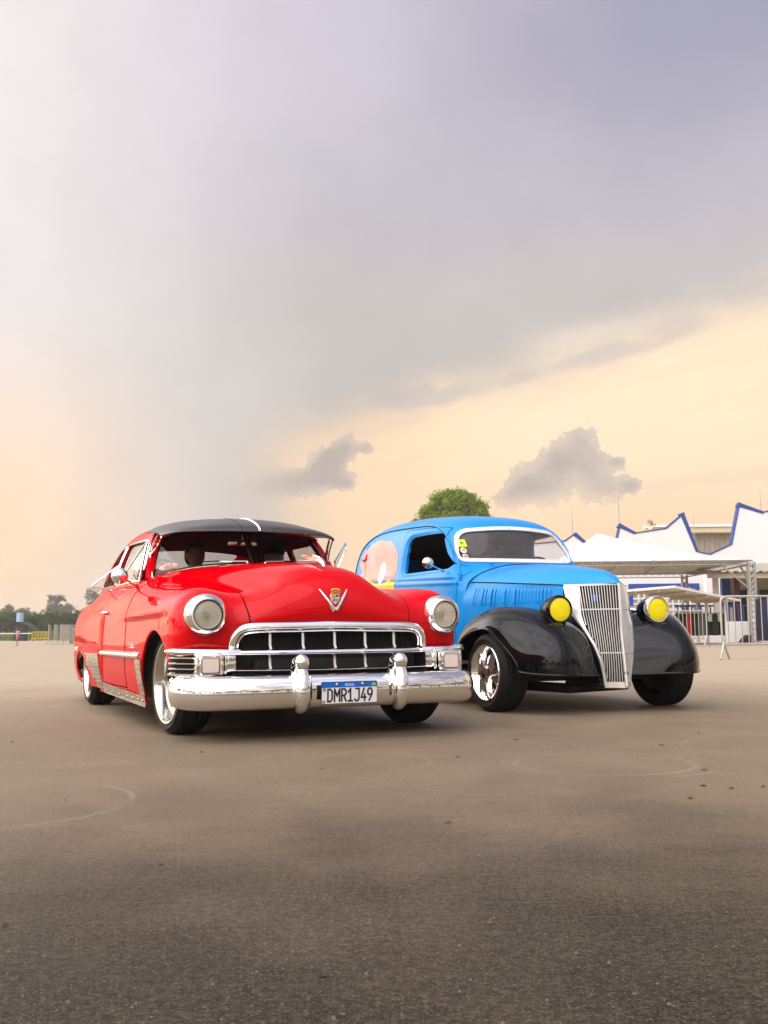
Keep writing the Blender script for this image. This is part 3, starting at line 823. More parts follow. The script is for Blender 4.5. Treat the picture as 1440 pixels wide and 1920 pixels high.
low = curve([(-.66, -.535, .408), (-.41, -.575, .406), (0, -.60, .404), (.41, -.575, .406), (.66, -.535, .408)], 40)
MB().sweep(low, [(.05 * math.cos(a), .011 * math.sin(a)) for a in np.linspace(0, 2 * PI, 12, endpoint=False)]).build('grille_sill', M['chrome'], GRI)
for x in (0, -.206, .206, -.411, .411):
    yy = -.575 + .11 * x * x
    for (z0, z1) in ((.531, .640), (.412, .496)):
        t_ = MB(); t_.tube([(x, yy + .012, z1), (x, yy, z1 - .02), (x, yy - .004, z0 + .02), (x, yy - .020, z0 + .004), (x, yy - .024, z0 - .002)], [.0085, .0085, .0085, .008, .005], 8)
        t_.build('grille_tooth', M['white_paint'], GRI)
rad = MB(); rad.box((0, -.44, .52), (1.22, .02, .30)); 
rad.build('radiator', M['black'], GRI)
for k in range(46):
    x = -.56 + k * .0249
    if k == 0: fin = MB().box((0, 0, 0), (.004, .012, .24)).mesh('radiator_fin', M['dark_metal'])
    o = link('radiator_fin', fin, GRI); o.location = (x, -.452, .525)
for s in (-1, 1):   # box closing the grille cavity
    MB().box((s * .64, -.47, .47), (.02, .10, .16)).build('grille_side', M['black'], GRI)
MB().box((0, -.50, .655), (1.16, .10, .02)).build('grille_top', M['black'], GRI)
MB().box((0, -.50, .385), (1.30, .14, .02)).build('grille_floor', M['black'], GRI)

# wing ends of the middle bar, marker lamps and their fins
WB = [(.034, -.012), (.040, .002), (.034, .018), (.012, .026), (-.02, .024), (-.03, 0), (-.02, -.020), (.012, -.022)]
wing = curve([(.60, -.545, .513), (.72, -.538, .514), (.83, -.512, .516), (.915, -.455, .519), (.962, -.390, .521), (.985, -.335, .522)], 24)
ob, oa = MB(), MB(); ob.sweep(wing, WB, scale=[1.0] * 18 + list(np.linspace(1, .45, 6)))
both(ob, 'wing_bar', M['chrome'], GRI)
for s in (-1, 1):
    lamp = bpy.data.objects.new('marker_lamp', None); COL.objects.link(lamp); lamp.parent = RED
    h = MB(); h.box((s * .790, -.560, .442), (.165, .10, .128), bev=.012)
    h.box((s * .690, -.555, .440), (.018, .07, .115), bev=.006)
    h.box((s * .655, -.550, .448), (.055, .05, .098), bev=.006)
    h.build('lamp_housing', M['chrome'], lamp)
    rim = round_poly([(.733, .395), (.847, .395), (.847, .489), (.733, .489)], .014)
    rp = [(s * a, -.613, b) for a, b in rim]
    MB().tube(rp, 0.007, 6, closed=True).build('lamp_rim', M['chrome'], lamp)
    MB().prism([(s * a, b) for a, b in round_poly([(.742, .402), (.838, .402), (.838, .482), (.742, .482)], .010)], -.618, -.606).build('lamp_lens', M['bulb_lens'], lamp)
    fins = curve([(.865, -.520, 0), (.915, -.455, 0), (.955, -.390, 0), (.972, -.335, 0)], 12)
    bk = MB(); bk.grid(np.array([[(s * x * .992, y + .012, z) for x, y, _z in fins] for z in (.375, .50)])); bk.build('fin_backing', M['black_gloss'], lamp)
    for z in (.485, .452, .420, .388):
        MB().tube([(s * x, y, z) for x, y, _z in fins], [.010 if z < .39 else .006] * 12, 6).build('wing_fin', M['chrome'], lamp)

# bumper
BPATH = curve([(-.880, -.255, .285), (-.926, -.36, .285), (-.936, -.48, .284), (-.90, -.60, .283), (-.815, -.690, .283), (-.64, -.755, .285), (-.33, -.79, .287), (0, -.80, .288), (.33, -.79, .287), (.64, -.755, .285), (.815, -.690, .283), (.90, -.60, .283), (.936, -.48, .284), (.926, -.36, .285), (.880, -.255, .285)], 110)
PROF = [(-.075, .090), (-.030, .098), (.004, .094), (.030, .076), (.046, .046), (.053, .010), (.051, -.030), (.040, -.066), (.018, -.090), (-.020, -.098), (-.060, -.090), (-.07, -.07), (-.03, -.06), (-.01, 0), (-.03, .06), (-.07, .07)]
PROF = [tuple(p) for p in curve(PROF[:11], 26)] + PROF[11:]
sc = [1.0] * 110
for i in range(9):
    sc[i] = sc[109 - i] = 0.55 + 0.45 * math.sin(PI / 2 * (i / 9))
bumper = MB().sweep(BPATH, PROF, scale=sc).build('front_bumper', M['chrome_worn'], RED, sharp=55)
for s in (-1, 1):
    g_ = MB()
    gp = curve([(0, -.775, .202), (0, -.830, .204), (0, -.864, .238), (0, -.872, .30), (0, -.862, .365), (0, -.850, .41)], 22)
    g_.tube([(s * .314 + p[0], p[1], p[2]) for p in gp], [.012] + [.036 + .012 * math.sin(PI * i / 20) for i in range(20)] + [.034], 18, up=(1, 0, 0))
    g_.ball((s * .314, -.852, .455), (.046, .046, .050), 14, 20)
    g_.ball((s * .314, -.800, .435), (.044, .085, .055), 12, 18)
    g_.ball((s * .314, -.775, .36), (.050, .06, .075), 12, 18)
    guard = g_.build('bumper_guard', M['chrome'], bumper)
    MB().tube([(s * .314 - .052 * s, p[1] + .018, p[2]) for p in gp[2:19]], .012, 8).build('guard_flange', M['chrome'], bumper)

# licence plate
PL = bpy.data.objects.new('licence_plate', None); COL.objects.link(PL); PL.parent = RED
PL.location = (-.030, -.885, .279); PL.rotation_euler = (R(3), 0, R(1.0))
pw, ph = .356, .128
base = MB().prism(round_poly([(-pw / 2, -ph / 2), (pw / 2, -ph / 2), (pw / 2, ph / 2), (-pw / 2, ph / 2)], .010), -.002, .004)
base.build('plate_base', M['plate_black'], PL)
MB().prism(round_poly([(-pw / 2 + .003, -ph / 2 + .003), (pw / 2 - .003, -ph / 2 + .003), (pw / 2 - .003, ph / 2 - .034), (-pw / 2 + .003, ph / 2 - .034)], .005), -.0045, -.001).build('plate_face', M['plate_white'], PL)
MB().prism(round_poly([(-pw / 2 + .003, ph / 2 - .034), (pw / 2 - .003, ph / 2 - .034), (pw / 2 - .003, ph / 2 - .003), (-pw / 2 + .003, ph / 2 - .003)], .005), -.0048, -.001).build('plate_band', M['plate_blue'], PL)
def put_text(me, name, parent, x, y, z):
    o = link(name, me, parent); o.location = (x, y, z); o.rotation_euler = (PI / 2, 0, 0); return o
put_text(text_mesh('BRASIL', .022, M['plate_white'], 'plate_country', .95), 'plate_country', PL, .0, -.0055, ph / 2 - .0195)
put_text(text_mesh('BR', .020, M['plate_black'], 'plate_code', .8), 'plate_code', PL, -pw / 2 + .015, -.0055, -ph / 2 + .013)
# characters drawn with strokes of even weight
ST = {'D': [[(0, 0), (0, 1), (.28, 1), (.5, .8), (.5, .2), (.28, 0), (0, 0)]], 'M': [[(0, 0), (0, 1), (.3, .45), (.6, 1), (.6, 0)]],
      'R': [[(0, 0), (0, 1), (.34, 1), (.5, .88), (.5, .6), (.34, .48), (0, .48)], [(.24, .48), (.52, 0)]], '1': [[(.0, .74), (.26, 1), (.26, 0)], [(0, 0), (.5, 0)]],
      'J': [[(.1, 1), (.5, 1), (.5, .16), (.36, 0), (.12, 0), (0, .14)]], '4': [[(.32, 1), (0, .26), (.56, .26)], [(.40, .52), (.40, 0)]],
      '9': [[(.5, .66), (.5, .82), (.36, 1), (.14, 1), (0, .84), (0, .6), (.14, .46), (.5, .52), (.5, .66), (.40, .34), (.16, 0)]]}
def stroke(mb, pts, wd, y):
    for i in range(len(pts) - 1):
        a = Vector((pts[i][0], pts[i][1])); b = Vector((pts[i + 1][0], pts[i + 1][1])); d = (b - a).normalized(); n = Vector((-d.y, d.x)) * wd / 2
        e = d * wd * 0.42
        q = [a - e - n, b + e - n, b + e + n, a - e + n]
        mb.add([(p.x, y - i * 1e-5, p.y) for p in q], [(0, 1, 2, 3)])
cx = -.138
for ch in 'DMR1J49':
    mb = MB(); h_ = .070; k = .052
    wch = .6 if ch == 'M' else .53
    for st in ST[ch]: stroke(mb, [(cx + a * k * 1.02, -.049 + b * h_) for a, b in st], .0105, -.0055 - .0003 * ST[ch].index(st))
    mb.build('plate_character', M['plate_black'], PL, smooth=False, fix=False)
    cx += wch * k + .0142
# flag, seal and bolts
MB().prism([(.140, .035), (.168, .035), (.168, .055), (.140, .055)], -.0056, -.004).build('plate_flag', M['plate_green'], PL)
MB().prism([(.143, .045), (.154, .037), (.165, .045), (.154, .053)], -.0062, -.005).build('plate_flag', M['flag_yellow'], PL)
MB().lathe([(.0066, .0), (.0066, .0045), (.004, .0045)], 12, Matrix.Translation((.154, 0, .045))).build('plate_flag', M['plate_blue'], PL)
MB().box((-.160, -.0052, .020), (.018, .001, .018)).build('plate_seal', M['alu_dark'], PL)
for x in (-.082, .082):
    MB().ball((x, -.006, .048), (.010, .006, .010), 8, 12).build('plate_bolt', M['alu'], PL)

# headlights
for s in (-1, 1):
    H = bpy.data.objects.new('headlight', None); COL.objects.link(H); H.parent = RED; H.location = (s * .787, -.478, .738); H.rotation_euler = (0, 0, R(2.0 * s))
    MB().lathe([(-.03, .128), (.02, .127), (.048, .121), (.068, .108), (.076, .098), (.076, .091), (.062, .088)], 40).build('bezel', M['chrome'], H)
    MB().lathe([(.062, .089), (.064, .086), (.060, .083)], 36).build('seal_ring', M['black'], H)
    MB().lathe([(.060, .0855), (.072, .070), (.080, .045), (.084, .02), (.085, .0005)], 32).build('lens', M['lens'], H)
    MB().lathe([(.056, .085), (.03, .072), (.00, .05), (-.015, .025), (-.018, .0005)], 32).build('reflector', M['reflector'], H)
    MB().lathe([(.035, .0005), (.032, .014), (.02, .022), (-.01, .022)], 16).build('bulb_shield', M['dark_metal'], H)
    for k in range(7):
        x = -.055 + k * .0183; hh = math.sqrt(max(.078 ** 2 - x * x, 0))
        MB().box((x, -.0665 - .012 * (1 - abs(x) / .08), -.012), (.0012, .0015, hh * 1.5)).build('lens_rib', M['alu_dark'], H)
    MB().ball((0, -.060, -.108), (.006, .006, .006), 6, 8).build('bezel_screw', M['chrome'], H)

# V and crest on the nose
EMB = bpy.data.objects.new('hood_emblem', None); COL.objects.link(EMB); EMB.parent = RED
vv = MB()
for s in (-1, 1):
    pts = []
    for t in np.linspace(0, 1, 14):
        x = s * (.004 + .088 * t); z = .764 + .130 * t
        pts.append(on_red(x, z, .006))
    pts = smooth_path(pts, False, 4)
    wd = [.0135 - .009 * t for t in np.linspace(0, 1, 14)]
    vv.tube(pts, wd, 8, sq=.8)
vv.build('emblem_v', M['chrome'], EMB)
cy = on_red(0, .845, .014)[1]
shield = [(-.026, .866), (.026, .866), (.028, .84), (.020, .815), (0, .802), (-.020, .815), (-.028, .84)]
MB().prism(shield, cy - .004, cy + .03).build('crest_shield', M['white_paint'], EMB)
for q, (a, b, c, d, mm) in enumerate(((-.024, -.002, .840, .863, 'gold'), (.002, .024, .816, .836, 'gold'), (.004, .012, .846, .862, 'plate_black'), (-.018, -.008, .818, .826, 'red_enamel'), (.015, .023, .850, .860, 'red_enamel'), (-.012, -.004, .826, .834, 'plate_black'))):
    MB().box(((a + b) / 2, cy - .0055, (c + d) / 2), (b - a, .004, d - c)).build('crest_quarter', M[mm], EMB)
cr_ = MB()
for k in range(7):
    a = R(-42 + 14 * k); cr_.ball((.036 * math.sin(a) * 1.1, cy - .004, .872 + .022 * math.cos(a)), (.0055, .006, .0075), 6, 8)
cr_.tube([(-.028, cy - .003, .874), (0, cy - .005, .881), (.028, cy - .003, .874)], .006, 6)
cr_.build('crest_crown', M['gold'], EMB)

# hood ornament
orn = MB()
orn.tube([(0, -.40, 1.045), (0, -.375, 1.072), (0, -.34, 1.088), (0, -.25, 1.092), (0, -.12, 1.100), (0, .10, 1.118)], [.006, .017, .020, .014, .009, .004], 10)
for s in (-1, 1):
    orn.add([(s * .008, -.33, 1.095), (s * .012, -.20, 1.098), (s * .035, -.06, 1.142), (s * .030, -.12, 1.143), (s * .012, -.29, 1.118)], [(0, 1, 2, 3, 4)])
    orn.add([(s * .011, -.33, 1.094), (s * .015, -.20, 1.097), (s * .038, -.06, 1.141), (s * .033, -.12, 1.142), (s * .015, -.29, 1.117)], [(4, 3, 2, 1, 0)])
orn.build('hood_ornament', M['chrome'], RED)

# wipers
for (a, b) in (((-.07, 1.055, 1.168), (-.42, 1.115, 1.158)), ((.07, 1.055, 1.168), (.33, 1.085, 1.172))):
    A_, B_ = Vector(a), Vector(b); mid = A_.lerp(B_, .62) + Vector((0, -.012, .012))
    wp = MB(); wp.tube([A_ + Vector((0, -.01, -.012)), A_ + Vector((0, -.018, .006)), mid], [.008, .005, .004], 6); wp.ball(tuple(A_ + Vector((0, -.012, -.006))), .012, 8, 10)
    wo_ = wp.build('wiper_arm', M['chrome'], RED)
    MB().tube([A_.lerp(B_, .18) + Vector((0, -.006, .012)), mid + Vector((0, 0, 0)), B_ + Vector((0, -.006, .010))], .0045, 6).build('wiper_blade', M['seal'], wo_)

# ---- side brightwork
def side_pt(y, z, off=0.0):
    u = np.interp(y, [-.3, -.09, .055, .5, 1.03, 1.6, 2.3, 3.0], [3, 4, 5, 6, 7, 8, 9, 10]); vs_ = np.linspace(6, 10, 41)
    P = RS.at(np.array([u]), vs_)[0]
    k = np.argsort(np.abs(P[:, 2] - z))[:2]
    return (float(P[k, 0].mean()) + off, y, z)
for (y0, y1) in ((.46, 1.06), (1.072, 1.96)):
    ys_ = np.linspace(y0, y1, 14); pr = [(.004, -.022), (.018, -.020), (.028, -.012), (.031, 0), (.026, .012), (.014, .021), (.0, .026), (-.01, .026), (-.01, -.022)]
    mb = MB(); mb.sweep([side_pt(y, .485, .0) for y in ys_], pr, scale=[.8, .95] + [1] * 12 if y0 < 1 else None)
    both(mb, 'side_moulding', M['chrome'], RED)
def sheet(y0, y1, z0, z1, off, nm, mt, edge=None, steps=10, par=None):
    P = np.array([[side_pt(y, z, off) for z in np.linspace(z0(y), z1(y), steps)] for y in np.linspace(y0, y1, 12)])
    V, Fc, _c = clip(P); W, F2, N = shell(V, Fc, .004); mb = MB(); mb.v = [tuple(p) for p in W]; mb.f = F2
    return both(mb, nm, mt, par or RED)
# front stone guard: pleated bright strip with six ribs
for k in range(7):
    z0 = .225 + k * .034
    yb = lambda z: .398 + (z - .22) * .17
    sheet(yb(z0) , yb(z0) + .115 + .01 * k, lambda y: z0, lambda y: z0 + .031, .010, 'stone_guard_rib', M['brushed'], steps=4)
# rocker sheet along the sill
sheet(.40, 1.12, lambda y: .148 + .012 * (y - .4), lambda y: .218 + .018 * (y - .4), .014, 'rocker_sheet', M['brushed'])
sheet(1.122, 2.02, lambda y: .157 + .012 * (y - 1.1), lambda y: .231 + .018 * (y - 1.1), .011, 'rocker_sheet', M['brushed'])
for y in (.46, .60, .80, 1.0, 1.3, 1.6, 1.9):
    b_ = MB(); px_ = side_pt(y, .19, .016); b_.ball(px_, (.006, .008, .008), 6, 8); both(b_, 'rocker_screw', M['alu'], RED)
# rear stone guard on the swelling of the rear fender
def rear_pt(y, z, off):
    u = np.interp(y, [2.005, 2.06, 2.25, 2.75, 3.2], range(5)); P = RRS.at(np.array([u]), np.linspace(2, 8, 41))[0]; k = np.argsort(np.abs(P[:, 2] - z))[:2]
    return (float(P[k, 0].mean()) + off, y, z)
for k in range(8):
    z0 = .195 + k * .034
    yr = 2.36 if z0 < .25 else (2.50 if z0 < .3 else (2.62 if z0 < .36 else 2.70))
    P = np.array([[rear_pt(y, z, .006) for z in np.linspace(z0, z0 + .031, 4)] for y in np.linspace(2.07, yr, 10)])
    V, Fc, _c = clip(P); W, F2, N = shell(V, Fc, .004); mb = MB(); mb.v = [tuple(p) for p in W]; mb.f = F2; both(mb, 'rear_guard_rib', M['brushed'], RED)
both(MB().tube([rear_pt(2.05, .468, .010), rear_pt(2.3, .468, .012), rear_pt(2.7, .468, .012)], .009, 6), 'rear_moulding', M['chrome'], RED)
both(MB().sweep([(.986, 3.2, .50), (.978, 3.4, .50), (.960, 3.62, .50)], [(0, -.03), (.02, -.02), (.024, 0), (.016, .02), (0, .026)]), 'rear_moulding', M['chrome'], RED)
# script on the fender side
sm = text_mesh('Cadillac', .062, M['chrome'], 'script', 1.0, .002)
for s in (-1,):
    o = link('fender_script', sm, RED); o.location = (side_pt(.72, .553, .006)[0] * s, .74, .553); o.rotation_euler = (PI / 2, 0, -PI / 2)
# door handle, lock button, mirror
for s in (-1, 1):
    h = MB(); h.tube([(s * .955, 2.02, .80), (s * .985, 2.01, .802), (s * .990, 1.93, .803), (s * .968, 1.86, .802)], [.010, .012, .013, .006], 8); h.build('door_handle', M['chrome'], dL if s > 0 else dR)
    if s > 0: continue
    MI = bpy.data.objects.new('wing_mirror', None); COL.objects.link(MI); MI.parent = RED
    MB().tube([(s * .858, 1.27, .985), (s * .90, 1.22, .998), (s * .995, 1.10, 1.042)], [.016, .008, .007], 8).build('mirror_arm', M['chrome'], MI)
    MB().lathe([(.034, .0005), (.030, .030), (.018, .050), (0, .060), (-.012, .061), (-.014, .057)], 24, Matrix.Translation((s * 1.02, 1.075, 1.05))).build('mirror_shell', M['chrome'], MI)
    MB().lathe([(-.012, .057), (-.012, .0005)], 24, Matrix.Translation((s * 1.02, 1.075, 1.05))).build('mirror_glass', M['chrome'], MI)
# vent panes swung open
for s in (-1, 1):
    tri = curve([(.80, 2.44, .998), (.78, 2.44, 1.10), (.752, 2.44, 1.225), (.85, 2.452, 1.165), (.95, 2.46, 1.085), (1.005, 2.465, 1.036), (.93, 2.455, 1.022)], 30, True)
    fr_ = MB().tube([(s * p[0], p[1], p[2]) for p in tri], .008, 6, closed=True).build('vent_frame', M['chrome'], RED)
    MB().add([(s * p[0], p[1], p[2]) for p in tri], [tuple(range(30))]).build('vent_pane', M['glass'], fr_)
    tri = [(.795, 1.50, 1.035), (.715, 1.63, 1.36), (.90, 1.72, 1.06)]
    if s > 0: tri = [(.775, 1.37, 1.215), (.935, 1.53, 1.380), (.955, 1.56, 1.345), (.80, 1.41, 1.12)]
    fr_ = MB().tube([(s * a, b, c) for a, b, c in tri], .008, 6, closed=True).build('vent_frame', M['chrome'], RED)
    MB().add([(s * a, b, c) for a, b, c in tri], [tuple(range(len(tri)))]).build('vent_pane', M['glass'], fr_)
# oval sticker low in the windscreen corner
st = WSS.at(np.array([.30]), np.array([2.45]))[0, 0]
sk = MB(); sk.add([(-st[0] + .062 * math.cos(a), st[1] - .042 * math.cos(a) - .012, st[2] + .024 * math.sin(a) + .014 * math.cos(a)) for a in np.linspace(0, 2 * PI, 24, endpoint=False)], [tuple(range(24))])
osk = sk.build('windscreen_sticker', M['sticker_white'], RED)
o = link('sticker_text', text_mesh('HOT', .034, M['tail_red'], 'sticker_text', 1.0, .0005), RED); o.location = (-st[0], st[1] - .022, st[2]); o.rotation_euler = (R(80), R(-10), R(-30))

# ---- wheels of the red car
def tyre_mesh(r, wd, rim, m):
    hw = wd / 2; pr = [(-hw + .012, rim - .004), (-hw + .002, rim + .010), (-hw - .006, (r + rim) / 2), (-hw + .004, r - .030), (-hw + .020, r - .010)]
    grooves = 4; xs_ = np.linspace(-hw + .034, hw - .034, grooves * 4 + 1)
    for k, x in enumerate(xs_): pr.append((x, r - (.007 if k % 4 == 2 else 0.0) - .003 * (x / hw) ** 2))
    pr += [(hw - .020, r - .010), (hw - .004, r - .030), (hw + .006, (r + rim) / 2), (hw - .002, rim + .010), (hw - .012, rim - .004)]
    return MB().lathe(pr, 64).mesh('tyre', m, sharp=30)
def slot_wheel(name, r, wd, rim):
    """wheel facing local -y, deep polished lip and a disc with oval windows"""
    W_ = bpy.data.objects.new(name, None); COL.objects.link(W_)
    link('tyre', tyre_mesh(r, wd, rim, M['rubber']), W_)
    hw = wd / 2
    rm = MB().lathe([(hw - .004, rim + .004), (hw + .004, rim), (hw + .002, rim - .012), (hw - .010, rim - .018), (hw - .020, rim - .024), (hw - .085, rim - .034), (hw - .090, rim - .045)], 56)
    rm.build('rim', M['alu'], W_)
    ro = rim - .038; nr, na = 14, 120
    rr = np.linspace(.030, ro, nr)
    P = np.array([[(q * math.cos(a), -(hw - .062 - .025 * math.sin(PI * min(q / ro, 1)) * .6 + .030 * (1 - q / ro)), q * math.sin(a)) for a in np.linspace(0, 2 * PI, na + 1)] for q in rr])
    def slots(Q):
        d = np.full(len(Q), 9.0)
        for k in range(5):
            a = 2 * PI * k / 5 + .3; ca, sa = math.cos(a), math.sin(a)
            t = Q[:, 0] * ca + Q[:, 2] * sa - .145; n_ = -Q[:, 0] * sa + Q[:, 2] * ca
            d = np.minimum(d, (np.sqrt((t / .042) ** 2 + (n_ / .052) ** 2) - 1) * .045)
        return d
    V, Fc, cut = clip(P, slots); W2, F2, N = shell(V, Fc, .012, (0, 1, 0)); mb = MB(); mb.v = [tuple(p) for p in W2]; mb.f = F2; mb.build('wheel_disc', M['alu'], W_, fix=False)
    MB().lathe([(hw - .02, .0005), (hw - .022, .018), (hw - .035, .030), (hw - .09, .034)], 20).build('centre_cap', M['chrome'], W_)
    for k in range(5):
        a = 2 * PI * (k + .5) / 5 + .3; MB().lathe([(hw - .028, .0005), (hw - .03, .009), (hw - .06, .010)], 8, Matrix.Translation((.058 * math.cos(a), 0, .058 * math.sin(a)))).build('wheel_nut', M['chrome'], W_)
    MB().lathe([(hw - .12, rim - .03), (hw - .12, .02)], 32).build('brake_drum', M['dark_metal'], W_)
    MB().lathe([(-hw + .03, .19), (-hw + .02, .185), (-hw + .0, .06), (-hw - .03, .055), (-hw - .03, .0005)], 28).build('back_plate', M['dark_metal'], W_)
    return W_
wh = slot_wheel('front_wheel', .325, .215, .258)
def place_wheel(src, name, parent, s, x, y, r, steer=0.0, first=False):
    o = src if first else copy_tree(src, parent)
    o.name = name; o.parent = parent; o.location = (s * x, y, r); o.rotation_euler = (0, 0, (PI / 2 if s > 0 else -PI / 2) + steer)
    return o
place_wheel(wh, 'front_wheel', RED, -1, .795, .045, .325, R(5), True)
place_wheel(wh, 'front_wheel', RED, 1, .795, .045, .325, R(5))
place_wheel(wh, 'rear_wheel', RED, -1, .800, 3.20, .325); place_wheel(wh, 'rear_wheel', RED, 1, .800, 3.20, .325)
# underbody and cabin
ub = MB(); ub.box((0, 1.7, .225), (1.56, 2.5, .12)); ub.box((0, -.05, .34), (.98, .9, .26)); ub.box((0, 3.6, .33), (1.3, 1.7, .2)); ub.box((0, .05, .235), (1.35, .10, .08)); ub.box((0, -.42, .29), (1.30, .34, .10)); ub.box((0, .25, .26), (1.10, 1.1, .10)); ub.tube([(-.45, .6, .2), (-.45, 2.6, .2), (-.5, 3.4, .3), (-.5, 4.3, .28)], .035, 8)
ub.build('underbody', M['dark_metal'], RED)
cab = MB(); cab.box((0, 1.28, .98), (1.44, .16, .22), bev=.04); cab.build('dashboard', M['interior_red'], RED)
for nm, y in (('front_seat', 2.0), ('rear_seat', 2.75)):
    b_ = MB(); b_.box((0, y, .55), (1.40, .50, .22), bev=.06); b_.box((0, y + .29, .76), (1.40, .16, .40), rot=Matrix.Rotation(R(-12), 3, 'X'), bev=.05); b_.build(nm, M['interior'], RED)
sw = MB(); ang = np.linspace(0, 2 * PI, 28, endpoint=False)
T_ = Matrix.Translation((.36, 1.50, 1.02)) @ Matrix.Rotation(R(-62), 4, 'X')
sw.tube([tuple(T_ @ Vector((.20 * math.cos(a), .20 * math.sin(a), 0))) for a in ang], .012, 8, closed=True)
sw.tube([tuple(T_ @ Vector((-.19, 0, 0))), tuple(T_ @ Vector((0, 0, -.02))), tuple(T_ @ Vector((.19, 0, 0)))], .009, 6); sw.tube([tuple(T_ @ Vector((0, 0, 0))), (.36, 1.2, .86)], .018, 8)
sw.build('steering_wheel', M['black_gloss'], RED)
mr = MB(); mr.box((.0, 1.42, 1.352), (.235, .02, .055), bev=.008); mr.tube([(0, 1.42, 1.36), (0, 1.40, 1.42)], .007, 6); mr.build('rear_view_mirror', M['chrome'], RED)
hl = RFS.patch(.2, 4.35, .6, 7.4, 20, 20); hl[..., 2] -= .03; MB().grid(hl).build('headliner', M['interior'], RED)
MB().box((0, 2.0, .30), (1.5, 2.6, .04)).build('cabin_floor', M['interior'], RED)
lin = RS.patch(7.05, 11.5, 4.1, 9.6, 40, 30); lin[..., 0] -= .035; both(MB().grid(lin), 'cabin_lining', M['interior'], RED)
MB().box((0, 3.35, 1.03), (1.36, .9, .03)).build('parcel_shelf', M['interior'], RED)
# ------------------------------------------------------------------ blue 1930s sedan delivery
BLU = empty('blue_van', (1.62, 8.524, 0), R(20.3), 'satin blue 1930s panel van with black fenders and yellow headlights', 'van', 'two classic cars side by side')
BG = [
 [(0,.950,1.225),(.220,.950,1.212),(.400,.950,1.170),(.515,.945,1.120),(.580,.940,1.070),(.612,.935,1.000),(.628,.935,.920),(.640,.930,.800),(.645,.930,.600),(.640,.930,.400)],
 [(0,1.075,1.242),(.250,1.078,1.236),(.450,1.082,1.215),(.575,1.062,1.175),(.640,1.030,1.115),(.668,1.015,1.045),(.680,1.010,.950),(.690,1.010,.800),(.693,1.010,.600),(.685,1.010,.400)],
 [(0,1.165,1.420),(.250,1.175,1.415),(.450,1.205,1.398),(.585,1.205,1.355),(.665,1.175,1.270),(.700,1.150,1.160),(.713,1.140,1.020),(.718,1.130,.850),(.718,1.130,.620),(.705,1.130,.400)],
 [(0,1.265,1.600),(.245,1.278,1.592),(.430,1.315,1.568),(.565,1.340,1.505),(.663,1.335,1.395),(.712,1.320,1.245),(.733,1.310,1.065),(.740,1.300,.880),(.736,1.300,.630),(.722,1.300,.400)],
 [(0,1.480,1.706),(.260,1.490,1.696),(.460,1.515,1.664),(.602,1.540,1.596),(.684,1.550,1.460),(.727,1.550,1.285),(.753,1.550,1.100),(.764,1.550,.900),(.760,1.550,.640),(.742,1.550,.400)],
 [(0,2.030,1.784),(.275,2.035,1.774),(.485,2.040,1.742),(.635,2.050,1.668),(.712,2.050,1.515),(.745,2.050,1.305),(.773,2.050,1.115),(.784,2.050,.915),(.780,2.050,.650),(.762,2.050,.400)],
 [(0,2.600,1.806),(.280,2.600,1.797),(.498,2.600,1.768),(.652,2.600,1.698),(.724,2.600,1.540),(.750,2.600,1.310),(.778,2.600,1.120),(.788,2.600,.920),(.784,2.600,.650),(.765,2.600,.400)],
 [(0,3.150,1.784),(.278,3.150,1.775),(.496,3.150,1.746),(.648,3.150,1.676),(.720,3.150,1.522),(.740,3.150,1.290),(.768,3.150,1.110),(.778,3.150,.915),(.774,3.150,.650),(.755,3.150,.400)],
 [(0,3.600,1.702),(.268,3.600,1.692),(.478,3.600,1.662),(.622,3.600,1.592),(.690,3.600,1.448),(.716,3.600,1.270),(.728,3.600,1.080),(.738,3.600,.900),(.734,3.600,.650),(.716,3.600,.400)],
 [(0,3.920,1.530),(.240,3.920,1.520),(.425,3.920,1.486),(.550,3.915,1.412),(.608,3.910,1.300),(.634,3.905,1.170),(.640,3.900,1.020),(.648,3.900,.870),(.645,3.900,.650),(.630,3.900,.400)],
 [(0,4.070,1.120),(.200,4.068,1.110),(.340,4.062,1.085),(.430,4.055,1.045),(.480,4.050,.990),(.508,4.045,.930),(.525,4.040,.860),(.530,4.040,.770),(.528,4.040,.600),(.515,4.040,.420)],
]
BS = Surf(BG); BF = Surf(mirror_grid(BG))
WSH = round_poly([(-.615, 1.262), (.615, 1.262), (.535, 1.572), (.0, 1.612), (-.535, 1.572)], [.11, .11, .13, .6, .13], 9)
ws_sdf = poly_sdf(WSH)
DWIN = round_poly([(1.125, 1.195), (1.20, 1.40), (1.42, 1.553), (2.075, 1.553), (2.115, 1.195)], [.09, .14, .16, .12, .06], 7)
dw_sdf = poly_sdf(DWIN)
DOOR = round_poly([(1.005, .42), (1.005, 1.12), (1.12, 1.44), (1.38, 1.605), (2.15, 1.635), (2.225, .42)], [.02, .1, .14, .2, .07, .02], 7)
do_sdf = poly_sdf(DOOR)
